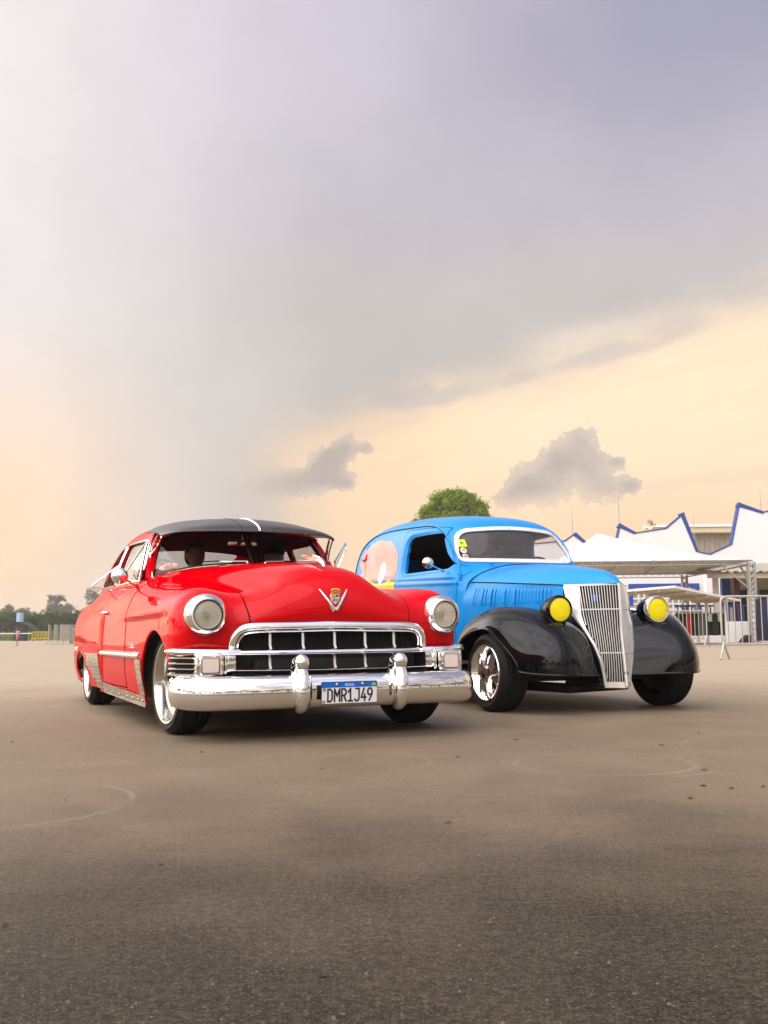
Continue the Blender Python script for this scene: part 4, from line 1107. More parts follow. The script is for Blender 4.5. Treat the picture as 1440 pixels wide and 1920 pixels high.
def dress(P, n_sign=1.0):
    """sunk reveals round the openings and the pressed mouldings along the belt"""
    N = grid_normals(P); c = np.array([0, 2.2, 1.0])
    if (N * (P - c)).sum() < 0: N = -N
    S = P.shape[:2]; Q = P.reshape(-1, 3)
    d = dw_sdf(Q[:, 1:]).reshape(S); side = np.abs(Q[:, 0]).reshape(S) > .6
    depth = -.026 * np.clip((d + .042) / .042, 0, 1) ** 2 * (3 - 2 * np.clip((d + .042) / .042, 0, 1)) * side
    zl = P[..., 2] - (1.112 + .030 * (P[..., 1] - 1.0))
    fade = np.clip((P[..., 1] - .96) / .05, 0, 1) * np.clip((4.0 - P[..., 1]) / .2, 0, 1) * side
    rib = .010 * np.exp(-((zl) / .020) ** 2) + .010 * np.exp(-((zl + .052) / .016) ** 2)
    # a raised panel edge under the window
    return P + N * (depth + fade * rib)[..., None]
U = np.linspace(0, 10, 230); Vv = np.linspace(-9, 9, 190) + 9
FULL = dress(BF.at(U, Vv))
def door_region(Q):
    return np.minimum(do_sdf(Q[:, 1:]), np.where(Q[:, 1] < 1.5, -ws_sdf(np.stack([np.abs(Q[:, 0]), Q[:, 2]], 1)) - .045, 1.0))
def body_g(Q):
    front = np.where(Q[:, 1] < 1.45, -ws_sdf(Q[:, [0, 2]]), 1.0)
    door = np.where(np.abs(Q[:, 0]) > .5, -door_region(Q) - .003, 1.0)
    rar = np.where(np.abs(Q[:, 0]) > .5, (np.sqrt((Q[:, 1] - 3.0) ** 2 + (Q[:, 2] - .33) ** 2) - .42), 1.0)
    return np.minimum(np.minimum(front, door), rar)
body, binfo = panel('body_shell', FULL, M['blue'], BLU, g=body_g, t=.016, centre=(0, 2.3, .9))
DP = dress(BS.at(np.linspace(.4, 6, 170), np.linspace(2.2, 9, 120)))
def door_g(Q): return np.minimum(door_region(Q) - .003, -dw_sdf(Q[:, 1:]))
(bdL, bdR), dinfo = panel('door', DP, M['blue'], BLU, g=door_g, mirror=True, t=.03, centre=(0, 2.0, .9))
# black shell behind the gaps
ins = BF.at(np.linspace(.05, 9.9, 60), np.linspace(0, 18, 90)); ins[..., 0] *= .965; ins[..., 2] -= .03
V, Fc, _c = clip(ins, lambda Q: np.minimum(np.where(Q[:, 1] < 1.5, -ws_sdf(Q[:, [0, 2]]) - .02, 1.0), np.where(np.abs(Q[:, 0]) > .5, -dw_sdf(Q[:, 1:]) - .01, 1.0)))
mb = MB(); mb.v = [tuple(p) for p in V]; mb.f = Fc; mb.build('inner_shell', M['black'], BLU)
# drip rail over the door and along the side
rail = []
for y, z in [(1.035, 1.13), (1.11, 1.26), (1.20, 1.38), (1.36, 1.545), (1.60, 1.622), (1.9, 1.648), (2.4, 1.668), (3.0, 1.668), (3.35, 1.615), (3.6, 1.51), (3.76, 1.36), (3.85, 1.20), (3.89, 1.08)]:
    k = np.argmin((FULL[..., 1] - y) ** 2 + (FULL[..., 2] - z) ** 2 + np.where(FULL[..., 0] < .585, 9, 0)); p = FULL.reshape(-1, 3)[k]; rail.append((p[0] + .004, p[1], p[2] + .004))
rp = curve(rail, 60)
both(MB().tube(rp, .008, 6), 'drip_rail', M['blue'], BLU)
both(MB().tube(rp + np.array([.003, 0, -.009]), .0045, 5), 'rail_shadow_gap', M['black'], BLU)
# windscreen: painted frame with screws, glass
wsg = BF.at(np.linspace(.7, 3.6, 60), np.linspace(4.5, 13.5, 90)); 
V, Fc, _c = clip(wsg, lambda Q: ws_sdf(Q[:, [0, 2]]) - .012)
mb = MB(); mb.v = [(a, b + .012, c) for a, b, c in V]; mb.f = Fc; ws_o = mb.build('windscreen_glass', M['glass_blue'], BLU)
V, Fc, cut = clip(wsg - grid_normals(wsg) * 0, lambda Q: np.minimum(ws_sdf(Q[:, [0, 2]]) + .004, .030 - ws_sdf(Q[:, [0, 2]])))
W2, F2, N = shell([(a, b - .010, c + .001) for a, b, c in V], Fc, .014, (0, 2.2, 1.2)); mb = MB(); mb.v = [tuple(p) for p in W2]; mb.f = F2; wf = mb.build('windscreen_frame', M['white_paint'], BLU, fix=False)
frame_pts = []
P2 = np.array(WSH); cen = np.array([0, 1.42])
for k in range(0, len(P2), 5):
    q = P2[k] + (cen - P2[k]) / np.linalg.norm(cen - P2[k]) * .014
    i = np.argmin((wsg[..., 0] - q[0]) ** 2 + (wsg[..., 2] - q[1]) ** 2); p = wsg.reshape(-1, 3)[i]
    MB().ball((p[0], p[1] - .013, p[2]), .0045, 5, 8).build('frame_screw', M['dark_metal'], wf)
sl = np.array([[p for p in row] for row in wsg])
# windscreen hinges at the cowl
for x in (-.30, .02, .26, .44):
    MB().box((x, 1.045, 1.243), (.055, .03, .012), bev=.004).build('vent_hinge', M['blue'], BLU)
# stickers in the corner of the windscreen
def ws_pt(x, z, off):
    i = np.argsort((wsg[..., 0] - x) ** 2 + (wsg[..., 2] - z) ** 2, axis=None)[:4]; p = wsg.reshape(-1, 3)[i].mean(0); return (x, p[1] - off, z)
def ws_quad(nm, m, c, w_, h_, off=-.006, skew=.0):
    pts = [(c[0] - w_ / 2 - skew, c[1] - h_ / 2), (c[0] + w_ / 2 - skew, c[1] - h_ / 2), (c[0] + w_ / 2 + skew, c[1] + h_ / 2), (c[0] - w_ / 2 + skew, c[1] + h_ / 2)]
    return MB().add([ws_pt(a, b, off) for a, b in pts], [(0, 1, 2, 3)]).build(nm, m, BLU, fix=False)
ws_quad('windscreen_sticker', M['sticker_lime'], (-.512, 1.438), .082, .070, .008, -.004)
ws_quad('sticker_print', M['plate_black'], (-.510, 1.441), .026, .008, .0105); ws_quad('sticker_print', M['plate_black'], (-.508, 1.431), .034, .004, .0105); ws_quad('sticker_print', M['plate_black'], (-.511, 1.448), .010, .006, .0105)
MB().add([ws_pt(-.512 + .030 * math.cos(a), 1.368 + .030 * math.sin(a), .006) for a in np.linspace(0, 2 * PI, 18, endpoint=False)], [tuple(range(18))]).build('windscreen_sticker', M['sticker_white'], BLU, fix=False)
ws_quad('sticker_print', M['red_enamel'], (-.510, 1.374), .030, .008, .0085); ws_quad('sticker_print', M['gold'], (-.514, 1.361), .022, .008, .0085)
ws_quad('windscreen_sticker', M['sticker_white'], (-.508, 1.305), .050, .050, .006, -.004); ws_quad('sticker_print', M['mural_brown'], (-.508, 1.309), .034, .018, .0085)

# hood top
HG = [[(0,.944,1.226),(.205,.944,1.214),(.385,.944,1.172),(.500,.944,1.122),(.570,.944,1.066)], [(0,.600,1.208),(.188,.600,1.196),(.350,.610,1.154),(.458,.620,1.104),(.523,.630,1.050)],
      [(0,.150,1.168),(.150,.190,1.156),(.285,.230,1.114),(.375,.260,1.066),(.428,.280,1.026)], [(0,-.180,1.124),(.125,-.120,1.112),(.235,-.050,1.074),(.312,.000,1.036),(.360,.040,1.010)],
      [(0,-.380,1.084),(.102,-.300,1.074),(.192,-.215,1.044),(.263,-.145,1.016),(.318,-.090,1.000)], [(0,-.500,1.032),(.090,-.408,1.026),(.174,-.312,1.012),(.244,-.232,1.000),(.301,-.172,.994)],
      [(0,-.542,.990),(.085,-.445,.990),(.166,-.350,.990),(.236,-.266,.990),(.2915,-.205,.990)]]
HS = Surf(mirror_grid(HG)); HH = Surf(HG)
hood2, _ = panel('hood', HS.patch(0, 6, 0, 8, 70, 60), M['blue'], BLU, t=.012, centre=(0, .3, .6))
edge_l = HH.patch(0, 6, 4, 4, 40, 1)[:, 0]
sidep = np.array([[(p[0] + (.012 + .062 * np.clip((p[1] - .1) / .84, 0, 1) ** 1.5) * math.sin(min(f * 3.2, 1) * PI / 2) , p[1], p[2] - .006 - f * (p[2] - .45)) for f in np.linspace(0, 1, 14)] for p in edge_l])
(hsL, hsR), _ = panel('hood_side', sidep, M['blue'], BLU, t=.01, mirror=True, centre=(0, .3, .6))
rub = edge_l + np.array([.004, 0, -.004]); both(MB().tube(rub, .004, 5), 'hood_gap', M['black'], BLU)
rid = HS.patch(.02, .02, .05, 7.95, 1, 40)[0]; MB().tube(rid + np.array([0, -.006, .003]), .005, 5).build('cowl_gap', M['black'], BLU)
# louvres pressed into the hood sides
lv = None
for s, par in ((-1, hsR), (1, hsL)):
    for k in range(26):
        y = .80 - k * .0372
        if y < -.06: break
        i = np.argmin(np.abs(edge_l[:, 1] - y)); x = edge_l[i, 0]
        a = MB(); z0, z1 = .845 - .0 * k, 1.000 - (.80 - y) * .035
        zs = np.array([z0, z0 + .012, z0 + .03, (z0 + z1) / 2, z1 - .03, z1 - .012, z1])
        xo = lambda z: x + (.012 + .062 * np.clip((edge_l[i, 1] - .1) / .84, 0, 1) ** 1.5) * math.sin(min((edge_l[i, 2] - z) / (edge_l[i, 2] - .45) * 3.2, 1) * PI / 2)
        a.grid(np.array([[(s * (xo(z) + o_), y + dy, z) for dy, o_ in ((-.014, -.001), (-.008, .002 * e_), (-.001, .005 * e_), (.006, .007 * e_), (.009, .006 * e_), (.009, -.001))] for z, e_ in zip(zs, (0, 1, 1, 1, 1, 1, 0))]))
        lo_ = a.build('louvre', M['blue'], par)
        if s < 0: MB().grid(np.array([[(s * (xo(z) + .0015), y + dy, z) for dy in (.0085, .0135)] for z in zs[1:-1]])).build('louvre_slot', M['black'], par)

# grille: smooth bright shell and upright bars
GR = bpy.data.objects.new('grille', None); COL.objects.link(GR); GR.parent = BLU
def gy(x, z):
    """face of the grille: a sharp upright V"""
    c = np.interp(z, [.20, .33, .45, .6, .8, .99], [-.600, -.586, -.572, -.553, -.550, -.541])
    return c + np.interp(z, [.2, .39, .51, .65, .75, .99], [.95, .62, .60, .75, .93, 1.15]) * abs(x)
OUT = [(.2915, .988), (.288, .87), (.280, .753), (.2325, .652), (.182, .511), (.148, .389), (.128, .29), (.117, .200)]
INN = [(.206, .976), (.214, .87), (.221, .76), (.215, .652), (.172, .511), (.138, .389), (.118, .29), (.108, .235)]
oz = np.linspace(.200, .988, 30)
ox = np.interp(oz, [p[1] for p in OUT][::-1], [p[0] for p in OUT][::-1]); 
iz = np.linspace(.232, .976, 30); ix = np.interp(iz, [p[1] for p in INN][::-1], [p[0] for p in INN][::-1])
ox = smooth_path(np.stack([ox, oz], 1), False, 3)[:, 0]; ix = smooth_path(np.stack([ix, iz], 1), False, 3)[:, 0]
P = np.array([[((1 - f) * b + f * a, gy((1 - f) * b + f * a, (1 - f) * zi + f * zo) + (.010 * max(0, (f - .8) / .2) ** 2), (1 - f) * zi + f * zo) for f in np.linspace(0, 1, 8)] for a, b, zo, zi in zip(ox, ix, oz, iz)])
V, Fc, _c = clip(P); W2, F2, N = shell(V, Fc, .03, (0, .5, .6)); mb = MB(); mb.v = [tuple(p) for p in W2]; mb.f = F2
both(mb, 'grille_shell', M['silver'], GR)
back = [[(s * q * x, gy(s * q * x, z) + .06, z) for q in (0, .33, .66, 1.0)] for z, x in zip(oz, ox) for s in (1,)]
q = MB().grid(np.array(back)); both(q, 'grille_backing', M['black'], GR)
top = MB()
for (za, zb) in ((.976, .990), (.19, .235)):
    for s in (-1, 1):
        xa = .2915 if za > .5 else .117
        xs_ = np.linspace(0, xa, 8)
        top.grid(np.array([[(s * x, gy(x, za) - .001, za) for x in xs_], [(s * x, gy(x, zb) - .003, zb) for x in xs_], [(s * x, gy(x, zb) + .03, zb) for x in xs_]]))
top.build('grille_edge', M['silver'], GR)
for s in (-1, 1):
    for k in range(15):
        x = .0165 + k * .0146
        zz = [z for z, xi in zip(iz, ix) if xi >= x + .004]
        if not zz: continue
        z0, z1 = min(zz), .976
        zs = np.linspace(z0, z1, 8)
        mb = MB(); wb = .0036
        mb.tube([(s * x, gy(x, z) + .001, z) for z in zs], wb, 6, sq=1.0); mb.build('grille_bar', M['silver'], GR)
    for zc in (.79, .455):
        xs_ = np.linspace(.0, float(np.interp(zc, iz, ix)), 8)
        MB().tube([(s * x, gy(x, zc) + .004, zc) for x in xs_], .006, 6).build('grille_crossbar', M['silver'], GR)
MB().tube([(0, gy(0, z) - .008, z) for z in np.linspace(.200, .990, 14)], [.013] * 14, 8).build('grille_spine', M['silver'], GR)
MB().lathe([(.004, .0005), (.004, .016), (0, .018)], 18, Matrix.Translation((.004, gy(0, .30) - .014, .300))).build('crank_hole', M['black'], GR)
o = MB().box((-.125, gy(.125, .88) + .012, .880), (.040, .004, .052), rot=Matrix.Rotation(R(-46), 3, 'Z')).build('grille_badge', M['plate_blue'], GR)

# front fenders
FG = [
 [(.62,.740,.350),(.66,.745,.370),(.74,.730,.385),(.82,.705,.385),(.872,.680,.375),(.884,.655,.350)],
 [(.585,.720,.580),(.64,.705,.615),(.735,.650,.630),(.822,.590,.605),(.876,.540,.560),(.888,.505,.515)],
 [(.480,.520,.735),(.60,.510,.775),(.705,.470,.775),(.802,.420,.735),(.872,.365,.660),(.888,.325,.605)],
 [(.405,.170,.768),(.560,.130,.822),(.680,.090,.828),(.792,.055,.790),(.867,.025,.712),(.888,.005,.648)],
 [(.315,-.110,.752),(.445,-.185,.785),(.632,-.205,.782),(.757,-.205,.735),(.848,-.160,.655),(.880,-.122,.602)],
 [(.240,-.345,.655),(.385,-.430,.664),(.580,-.475,.655),(.710,-.425,.612),(.812,-.325,.540),(.852,-.262,.500)],
 [(.175,-.440,.470),(.350,-.545,.475),(.545,-.632,.475),(.688,-.560,.455),(.785,-.450,.415),(.822,-.382,.390)],
 [(.115,-.450,.285),(.325,-.570,.292),(.540,-.655,.298),(.676,-.585,.302),(.772,-.470,.312),(.810,-.402,.322)],
]
FSf = Surf(FG)
fp = FSf.patch(0, 7, 0, 5, 80, 44)
(bfL, bfR), _ = panel('front_fender', fp, M['black_gloss'], BLU, t=.008, mirror=True, centre=(.62, .1, .3))
for s, f in ((1, bfL), (-1, bfR)):
    lip = fp[:, -1].copy(); lip[:, 0] *= s; MB().tube(lip, .011, 8).build('fender_lip', M['black_gloss'], f)
    bot = fp[-1].copy(); bot[:, 0] *= s; MB().tube(bot, .010, 8).build('fender_lip', M['black_gloss'], f)
    cr2 = np.array([FSf.at(np.array([u]), np.array([1.62 + .10 * (u - 4.4)]))[0, 0] for u in np.linspace(4.35, 7, 24)])
    cr2 = cr2 + np.array([0, -.002, .002]); cr2[:, 0] *= s
    MB().tube(cr2, .0028, 5).build('fender_seam', M['black'], f)
    mb = MB(); A = np.linspace(0, PI, 22)
    mb.grid(np.array([[(s * x, .05 + .37 * math.cos(a), .28 + .40 * math.sin(a)) for a in A] for x in (.45, .79)])); mb.grid(np.array([[(s * .46, .05 + k * math.cos(a), .28 + k * 1.08 * math.sin(a)) for a in A] for k in (.01, .37)]))
    mb.build('inner_fender', M['black'], f)
    # rear fender and running board
    rp_ = []
    for (y, z, dx) in ((2.42, .36, 0), (2.47, .58, .02), (2.66, .76, .03), (3.0, .84, .03), (3.35, .76, .02), (3.6, .58, 0), (3.78, .36, -.02)):
        rp_.append([(.72, y, z + .02), (.80 + dx, y, z + .02), (.87 + dx, y + (y - 3.05) * -.03, z - .03), (.90 + dx, y + (3.05 - y) * .06, z - .09), (.90 + dx, y + (3.05 - y) * .09, z - .14 if z > .5 else z - .05)])
    rs_ = Surf(rp_).patch(0, 6, 0, 4, 44, 20); rs_[..., 0] *= s
    panel('rear_fender', rs_, M['black_gloss'], BLU, t=.008, centre=(s * .7, 3.05, .4))
    MB().box((s * .80, 1.58, .33), (.22, 1.72, .05), bev=.018).build('running_board', M['black_gloss'], BLU)

# bullet headlights on short stalks; the far one has a bright rim
for s, rimm in ((-1, 'black_gloss'), (1, 'chrome')):
    H = bpy.data.objects.new('headlight', None); COL.objects.link(H); H.parent = BLU; H.location = (s * .442, -.330, .790); H.rotation_euler = (0, 0, R(0))
    MB().lathe([(-.185, .0005), (-.18, .020), (-.155, .048), (-.11, .074), (-.05, .095), (.01, .106), (.045, .108)], 36).build('bucket', M['black_gloss'], H)
    MB().lathe([(.040, .110), (.062, .113), (.080, .109), (.088, .101), (.087, .094), (.078, .091)], 40).build('rim', M[rimm], H)
    MB().lathe([(.076, .0925), (.081, .078), (.0845, .055), (.0865, .028), (.087, .0005)], 32).build('lens', M['lens_yellow'], H)
    MB().box((0, -.0865, .004), (.165, .0022, .0025)).build('lens_rib', M['lens_yellow'], H)
    for k in range(5): MB().box((-.052 + k * .026, -.0862, -.036), (.0022, .002, .06 if k in (1, 2, 3) else .04)).build('lens_rib', M['lens_yellow'], H)
    MB().lathe([(.079, .094), (.081, .091)], 32).build('seal_ring', M['black'], H)
    st_ = MB(); st_.tube([(0, .0, -.09), (.012 * s, .02, -.135), (.03 * s, .03, -.19)], [.040, .034, .05], 12); st_.build('stalk', M['black_gloss'], H)
    for x in (-.012, .012): MB().ball((x, -.07, -.118), .008, 6, 8).build('rim_screw', M['chrome'], H)
both(MB().tube([(.36, -.12, .80), (.44, -.18, .78), (.50, -.20, .755)], .014, 8), 'headlight_bracket', M['chrome'], BLU)

# painted mural on the side behind the door, faded
def on_side(y, z, off=.004):
    k = np.argmin((FULL[..., 1] - y) ** 2 + (FULL[..., 2] - z) ** 2 + np.where(FULL[..., 0] > -.5, 9, 0)); p = FULL.reshape(-1, 3)[k]
    return (p[0] - off, y, z)
sm_ = dress(BS.at(np.linspace(5.0, 9.6, 130), np.linspace(2.6, 8, 110))); nn = grid_normals(sm_)
if (nn * (sm_ - np.array([0, 2.8, 1]))).sum() < 0: nn = -nn
def decal(nm, poly, m, off, rag=0.0):
    sd = poly_sdf(poly)
    rng = np.random.RandomState(4); ph_ = rng.rand(6) * 6
    def g(Q):
        wv = sum(np.sin(Q[:, 1] * f + ph_[i]) * np.sin(Q[:, 2] * f * 1.1 + ph_[-i]) for i, f in enumerate((23, 41, 70))) * rag
        return sd(Q[:, 1:]) + wv
    V, Fc, _c = clip(sm_ + nn * off, g)
    mb = MB(); mb.v = [(-a, b, c) for a, b, c in V]; mb.f = [tuple(reversed(f)) for f in Fc]; mb.build(nm, m, BLU, fix=False)
decal('mural_field', round_poly([(2.27, 1.19), (2.27, 1.42), (2.50, 1.56), (2.95, 1.60), (3.35, 1.52), (3.55, 1.36), (3.35, 1.30), (3.62, 1.20), (3.50, 1.185)], .06), M['mural_salmon'], .0015, .006)
decal('mural_stripe', [(2.27, 1.135), (2.27, 1.188), (3.4, 1.208), (3.4, 1.155)], M['mural_brown'], .0018, .002)
decal('mural_band', [(2.27, 1.05), (2.27, 1.118), (2.36, 1.135), (2.45, 1.165), (2.55, 1.122), (2.85, 1.125), (3.0, 1.17), (3.15, 1.21), (3.28, 1.20), (3.28, 1.05)], M['mural_yellow'], .0030, .003)
decal('mural_figure', round_poly([(2.62, 1.13), (2.57, 1.28), (2.64, 1.37), (2.74, 1.345), (2.79, 1.22), (2.73, 1.12)], .05), M['mural_white'], .0034, .004)
MB().tube([on_side(3.28, z, .001) for z in np.linspace(1.0, 1.585, 12)], .0035, 5).build('rear_door_gap', M['black'], BLU)
MB().box(on_side(3.30, 1.445, .012), (.03, .11, .062), rot=Matrix.Rotation(R(12), 3, 'Y'), bev=.006).build('marker_light', M['tail_red'], BLU)
MB().box(on_side(3.345, 1.430, .012), (.028, .05, .05), bev=.006).build('marker_base', M['blue'], BLU)
# mirror, hinge, wheels
for s in (-1,):
    MI = bpy.data.objects.new('wing_mirror', None); COL.objects.link(MI); MI.parent = BLU
    MB().tube([(s * .728, 1.17, 1.172), (s * .79, 1.13, 1.190), (s * .885, 1.10, 1.225)], [.016, .007, .007], 8).build('mirror_arm', M['chrome'], MI)
    MB().lathe([(.026, .0005), (.024, .024), (.014, .042), (0, .0515), (-.012, .053), (-.013, .049)], 26, Matrix.Translation((s * .905, 1.09, 1.24))).build('mirror_shell', M['chrome'], MI)
    MB().lathe([(-.012, .049), (-.012, .0005)], 26, Matrix.Translation((s * .905, 1.09, 1.24))).build('mirror_glass', M['chrome'], MI)
for s in (-1, 1):
    p = on_side(1.01, 1.12, 0); MB().box((s * abs(p[0] - .014), 1.008, 1.118), (.022, .042, .085), bev=.006).build('door_hinge', M['blue'], bdL if s > 0 else bdR)
    MB().tube([(s * .775, 2.12, 1.02), (s * .815, 2.11, 1.02), (s * .82, 2.0, 1.018)], [.01, .009, .007], 8).build('door_handle', M['chrome'], bdL if s > 0 else bdR)

def spoke_wheel(name, r, wd, rim):
    W_ = bpy.data.objects.new(name, None); COL.objects.link(W_); hw = wd / 2
    link('tyre', tyre_mesh(r, wd, rim, M['rubber']), W_)
    MB().lathe([(hw - .002, rim + .004), (hw + .005, rim), (hw + .002, rim - .010), (hw - .012, rim - .016), (hw - .022, rim - .024), (hw - .115, rim - .034), (hw - .13, rim - .040), (hw - .135, rim - .06)], 56).build('rim', M['chrome'], W_)
    for k in range(5):
        a = 2 * PI * k / 5 + .35; T = Matrix.Rotation(-a, 4, 'Y')
        pr = [(.045, .026), (.10, .019), (.150, .024), (rim - .036, .034)]
        V_ = []; 
        for (q, wq), yy in zip(pr, (hw - .045, hw - .055, hw - .070, hw - .085)):
            V_ += [(q, -(yy - .030), -wq), (q, -yy, -wq * .55), (q, -yy, wq * .55), (q, -(yy - .030), wq)]
        Fq = [(i * 4 + j, i * 4 + j + 1, i * 4 + j + 5, i * 4 + j + 4) for i in range(3) for j in range(3)]
        MB().add(V_, Fq, T).build('spoke', M['alu'], W_, sharp=30)
    MB().lathe([(hw - .020, .0005), (hw - .020, .030), (hw - .026, .038), (hw - .028, .044), (hw - .06, .052), (hw - .10, .058)], 28).build('hub', M['alu'], W_)
    MB().lathe([(hw - .018, .0005), (hw - .018, .028)], 24).build('centre_cap', M['black'], W_)
    for k in range(4):
        a = k * PI / 2; MB().ball((.014 * math.cos(a), -(hw - .018), .014 * math.sin(a)), (.006, .002, .006), 5, 8).build('cap_emblem', M['alu'], W_)
    MB().lathe([(hw - .15, rim - .04), (hw - .15, .02)], 32).build('brake_disc', M['dark_metal'], W_)
    MB().lathe([(-hw + .03, .165), (-hw + .02, .16), (-hw + .0, .06), (-hw - .04, .05), (-hw - .04, .0005)], 28).build('back_plate', M['dark_metal'], W_)
    MB().tube([(rim * .25 - .02, -(hw + .0), -rim * .86), (rim * .25 + .012, -(hw + .008), -rim * .9)], .006, 6).build('valve', M['black'], W_)
    return W_
bw = spoke_wheel('front_wheel', .305, .235, .222)
place_wheel(bw, 'front_wheel', BLU, -1, .765, .040, .305, R(4), True)
place_wheel(bw, 'front_wheel', BLU, 1, .765, .040, .305, R(4))
place_wheel(bw, 'rear_wheel', BLU, -1, .75, 3.0, .305); place_wheel(bw, 'rear_wheel', BLU, 1, .75, 3.0, .305)
ub = MB(); ub.box((0, 2.0, .34), (1.30, 3.6, .14)); ub.box((0, .05, .27), (1.25, .09, .09), bev=.02); ub.box((0, .15, .42), (.62, .9, .28)); ub.box((-.34, .1, .36), (.07, 1.1, .12)); ub.box((.34, .1, .36), (.07, 1.1, .12)); ub.box((.0, -.12, .20), (.22, .5, .06), bev=.02); ub.tube([(-.5, .3, .19), (-.2, -.1, .17), (.3, -.15, .19)], .04, 10)
ub.build('underbody', M['dark_metal'], BLU)
for nm, y in (('front_seat', 1.9),):
    b_ = MB(); b_.box((0, y, .72), (1.2, .46, .2), bev=.06); b_.box((0, y + .28, .98), (1.2, .14, .44), rot=Matrix.Rotation(R(-10), 3, 'X'), bev=.05); b_.build(nm, M['interior'], BLU)
MB().box((0, 1.15, 1.13), (1.16, .12, .16), bev=.03).build('dashboard', M['interior'], BLU)
MB().box((0, 2.0, .47), (1.3, 3.6, .04)).build('cabin_floor', M['interior'], BLU)
sw = MB(); T_ = Matrix.Translation((.32, 1.42, 1.16)) @ Matrix.Rotation(R(-60), 4, 'X')
sw.tube([tuple(T_ @ Vector((.19 * math.cos(a), .19 * math.sin(a), 0))) for a in ang], .012, 8, closed=True); sw.tube([tuple(T_ @ Vector((-.18, 0, 0))), tuple(T_ @ Vector((.18, 0, 0)))], .009, 6); sw.tube([tuple(T_ @ Vector((0, 0, 0))), (.32, 1.1, .98)], .016, 8)
sw.build('steering_wheel', M['black_gloss'], BLU)
# ------------------------------------------------------------------ people: one continuous skin each
def head_mesh(mb, c, r, yaw, pitch=0.0):
    """head about 0.23 m tall facing local -y, turned by yaw; r scales it"""
    T = Matrix.Translation(c) @ Matrix.Rotation(yaw, 4, 'Z') @ Matrix.Rotation(pitch, 4, 'X') @ Matrix.Scale(r, 4)
    P = []
    for a in np.linspace(.02, PI - .02, 18):
        row = []
        for b in [2 * PI * q / 26 for q in range(26)]:
            x = .074 * math.sin(a) * math.cos(b); y = .092 * math.sin(a) * math.sin(b); z = .115 * math.cos(a)
            if z < 0: x *= 1 + z * 2.0; y = y * (1 + z * 1.2) - (.012 if y < 0 else -.0) * min(1, -z * 12)
            if y > 0 and z < -.03: y *= .75
            fr = max(0, -math.sin(b)) ** 6
            if y < 0:
                y -= .020 * fr * math.exp(-((x / .013) ** 2)) * math.exp(-(((z + .020) / .022) ** 2)) * 1.2      # nose
                y += .009 * math.exp(-(((abs(x) - .032) / .016) ** 2)) * math.exp(-(((z - .012) / .013) ** 2))       # eye sockets
                y -= .006 * fr * math.exp(-(((z - .034) / .012) ** 2))                                               # brow
                y -= .006 * math.exp(-((x / .024) ** 2)) * math.exp(-(((z + .060) / .010) ** 2))                      # lips
                y -= .008 * math.exp(-((x / .022) ** 2)) * math.exp(-(((z + .098) / .014) ** 2))                      # chin
            row.append((x, y, z))
        P.append(row)
    mb.grid(np.array(P), cv=True, mat=T)
    for s in (-1, 1): mb.ball((s * .076, .012, -.005), (.012, .020, .032), 8, 10, mat=T)
    return T

def person_body(name, J, E_, rad, head, voxel, zones, parent):
    """J joints, E_ bones, rad radii; head = (centre, scale, yaw, pitch); zones(centre) -> material key"""
    me = bpy.data.meshes.new(name); names = list(J)
    bm = bmesh.new(); lay = bm.verts.layers.skin.verify()
    vs = {}
    for n in names:
        v = bm.verts.new(J[n]); q = rad.get(n, .05); v[lay].radius = (q, q); v[lay].use_root = (n == 'pelvis'); vs[n] = v
    for a, b in E_: bm.edges.new((vs[a], vs[b]))
    bm.to_mesh(me); bm.free()
    o = bpy.data.objects.new(name, me); COL.objects.link(o)
    o.modifiers.new('skin', 'SKIN').branch_smoothing = 0.6
    sb = o.modifiers.new('sub', 'SUBSURF'); sb.levels = 1; sb.render_levels = 1
    ev = bpy.data.meshes.new_from_object(o.evaluated_get(bpy.context.evaluated_depsgraph_get()))
    mb = MB(); mb.v = [tuple(v.co) for v in ev.vertices]; mb.f = [tuple(p.vertices) for p in ev.polygons]
    T = head_mesh(mb, *head)
    me2 = bpy.data.meshes.new(name); me2.from_pydata(mb.v, [], mb.f)
    o.modifiers.clear(); o.data = me2
    rm = o.modifiers.new('remesh', 'REMESH'); rm.mode = 'VOXEL'; rm.voxel_size = voxel
    sm = o.modifiers.new('smooth', 'SMOOTH'); sm.factor = .5; sm.iterations = 2
    fin = bpy.data.meshes.new_from_object(o.evaluated_get(bpy.context.evaluated_depsgraph_get()))
    bpy.data.objects.remove(o)
    keys = []
    for p in fin.polygons:
        k = zones(p.center)
        if k not in keys: keys.append(k); fin.materials.append(M[k])
        p.material_index = keys.index(k); p.use_smooth = True
    fin.name = name
    ob = link('body', fin, parent)
    return ob, T

HB = [('pelvis', 'spine'), ('spine', 'chest'), ('chest', 'neck'), ('neck', 'skull')]
for q in 'lr':
    HB += [('chest', 'sh' + q), ('sh' + q, 'el' + q), ('el' + q, 'wr' + q), ('wr' + q, 'ha' + q), ('pelvis', 'hi' + q), ('hi' + q, 'kn' + q), ('kn' + q, 'an' + q), ('an' + q, 'to' + q)]
    for f in range(4): HB += [('ha' + q, 'f%d%s' % (f, q)), ('f%d%s' % (f, q), 'g%d%s' % (f, q))]
    HB += [('wr' + q, 'th' + q), ('th' + q, 'ti' + q)]
RAD = dict(pelvis=.13, spine=.125, chest=.135, neck=.055, skull=.05)
for q in 'lr':
    RAD.update({'sh' + q: .065, 'el' + q: .042, 'wr' + q: .028, 'ha' + q: .032, 'hi' + q: .09, 'kn' + q: .058, 'an' + q: .042, 'to' + q: .035, 'th' + q: .011, 'ti' + q: .009})
    for f in range(4): RAD['f%d%s' % (f, q)] = .010; RAD['g%d%s' % (f, q)] = .009

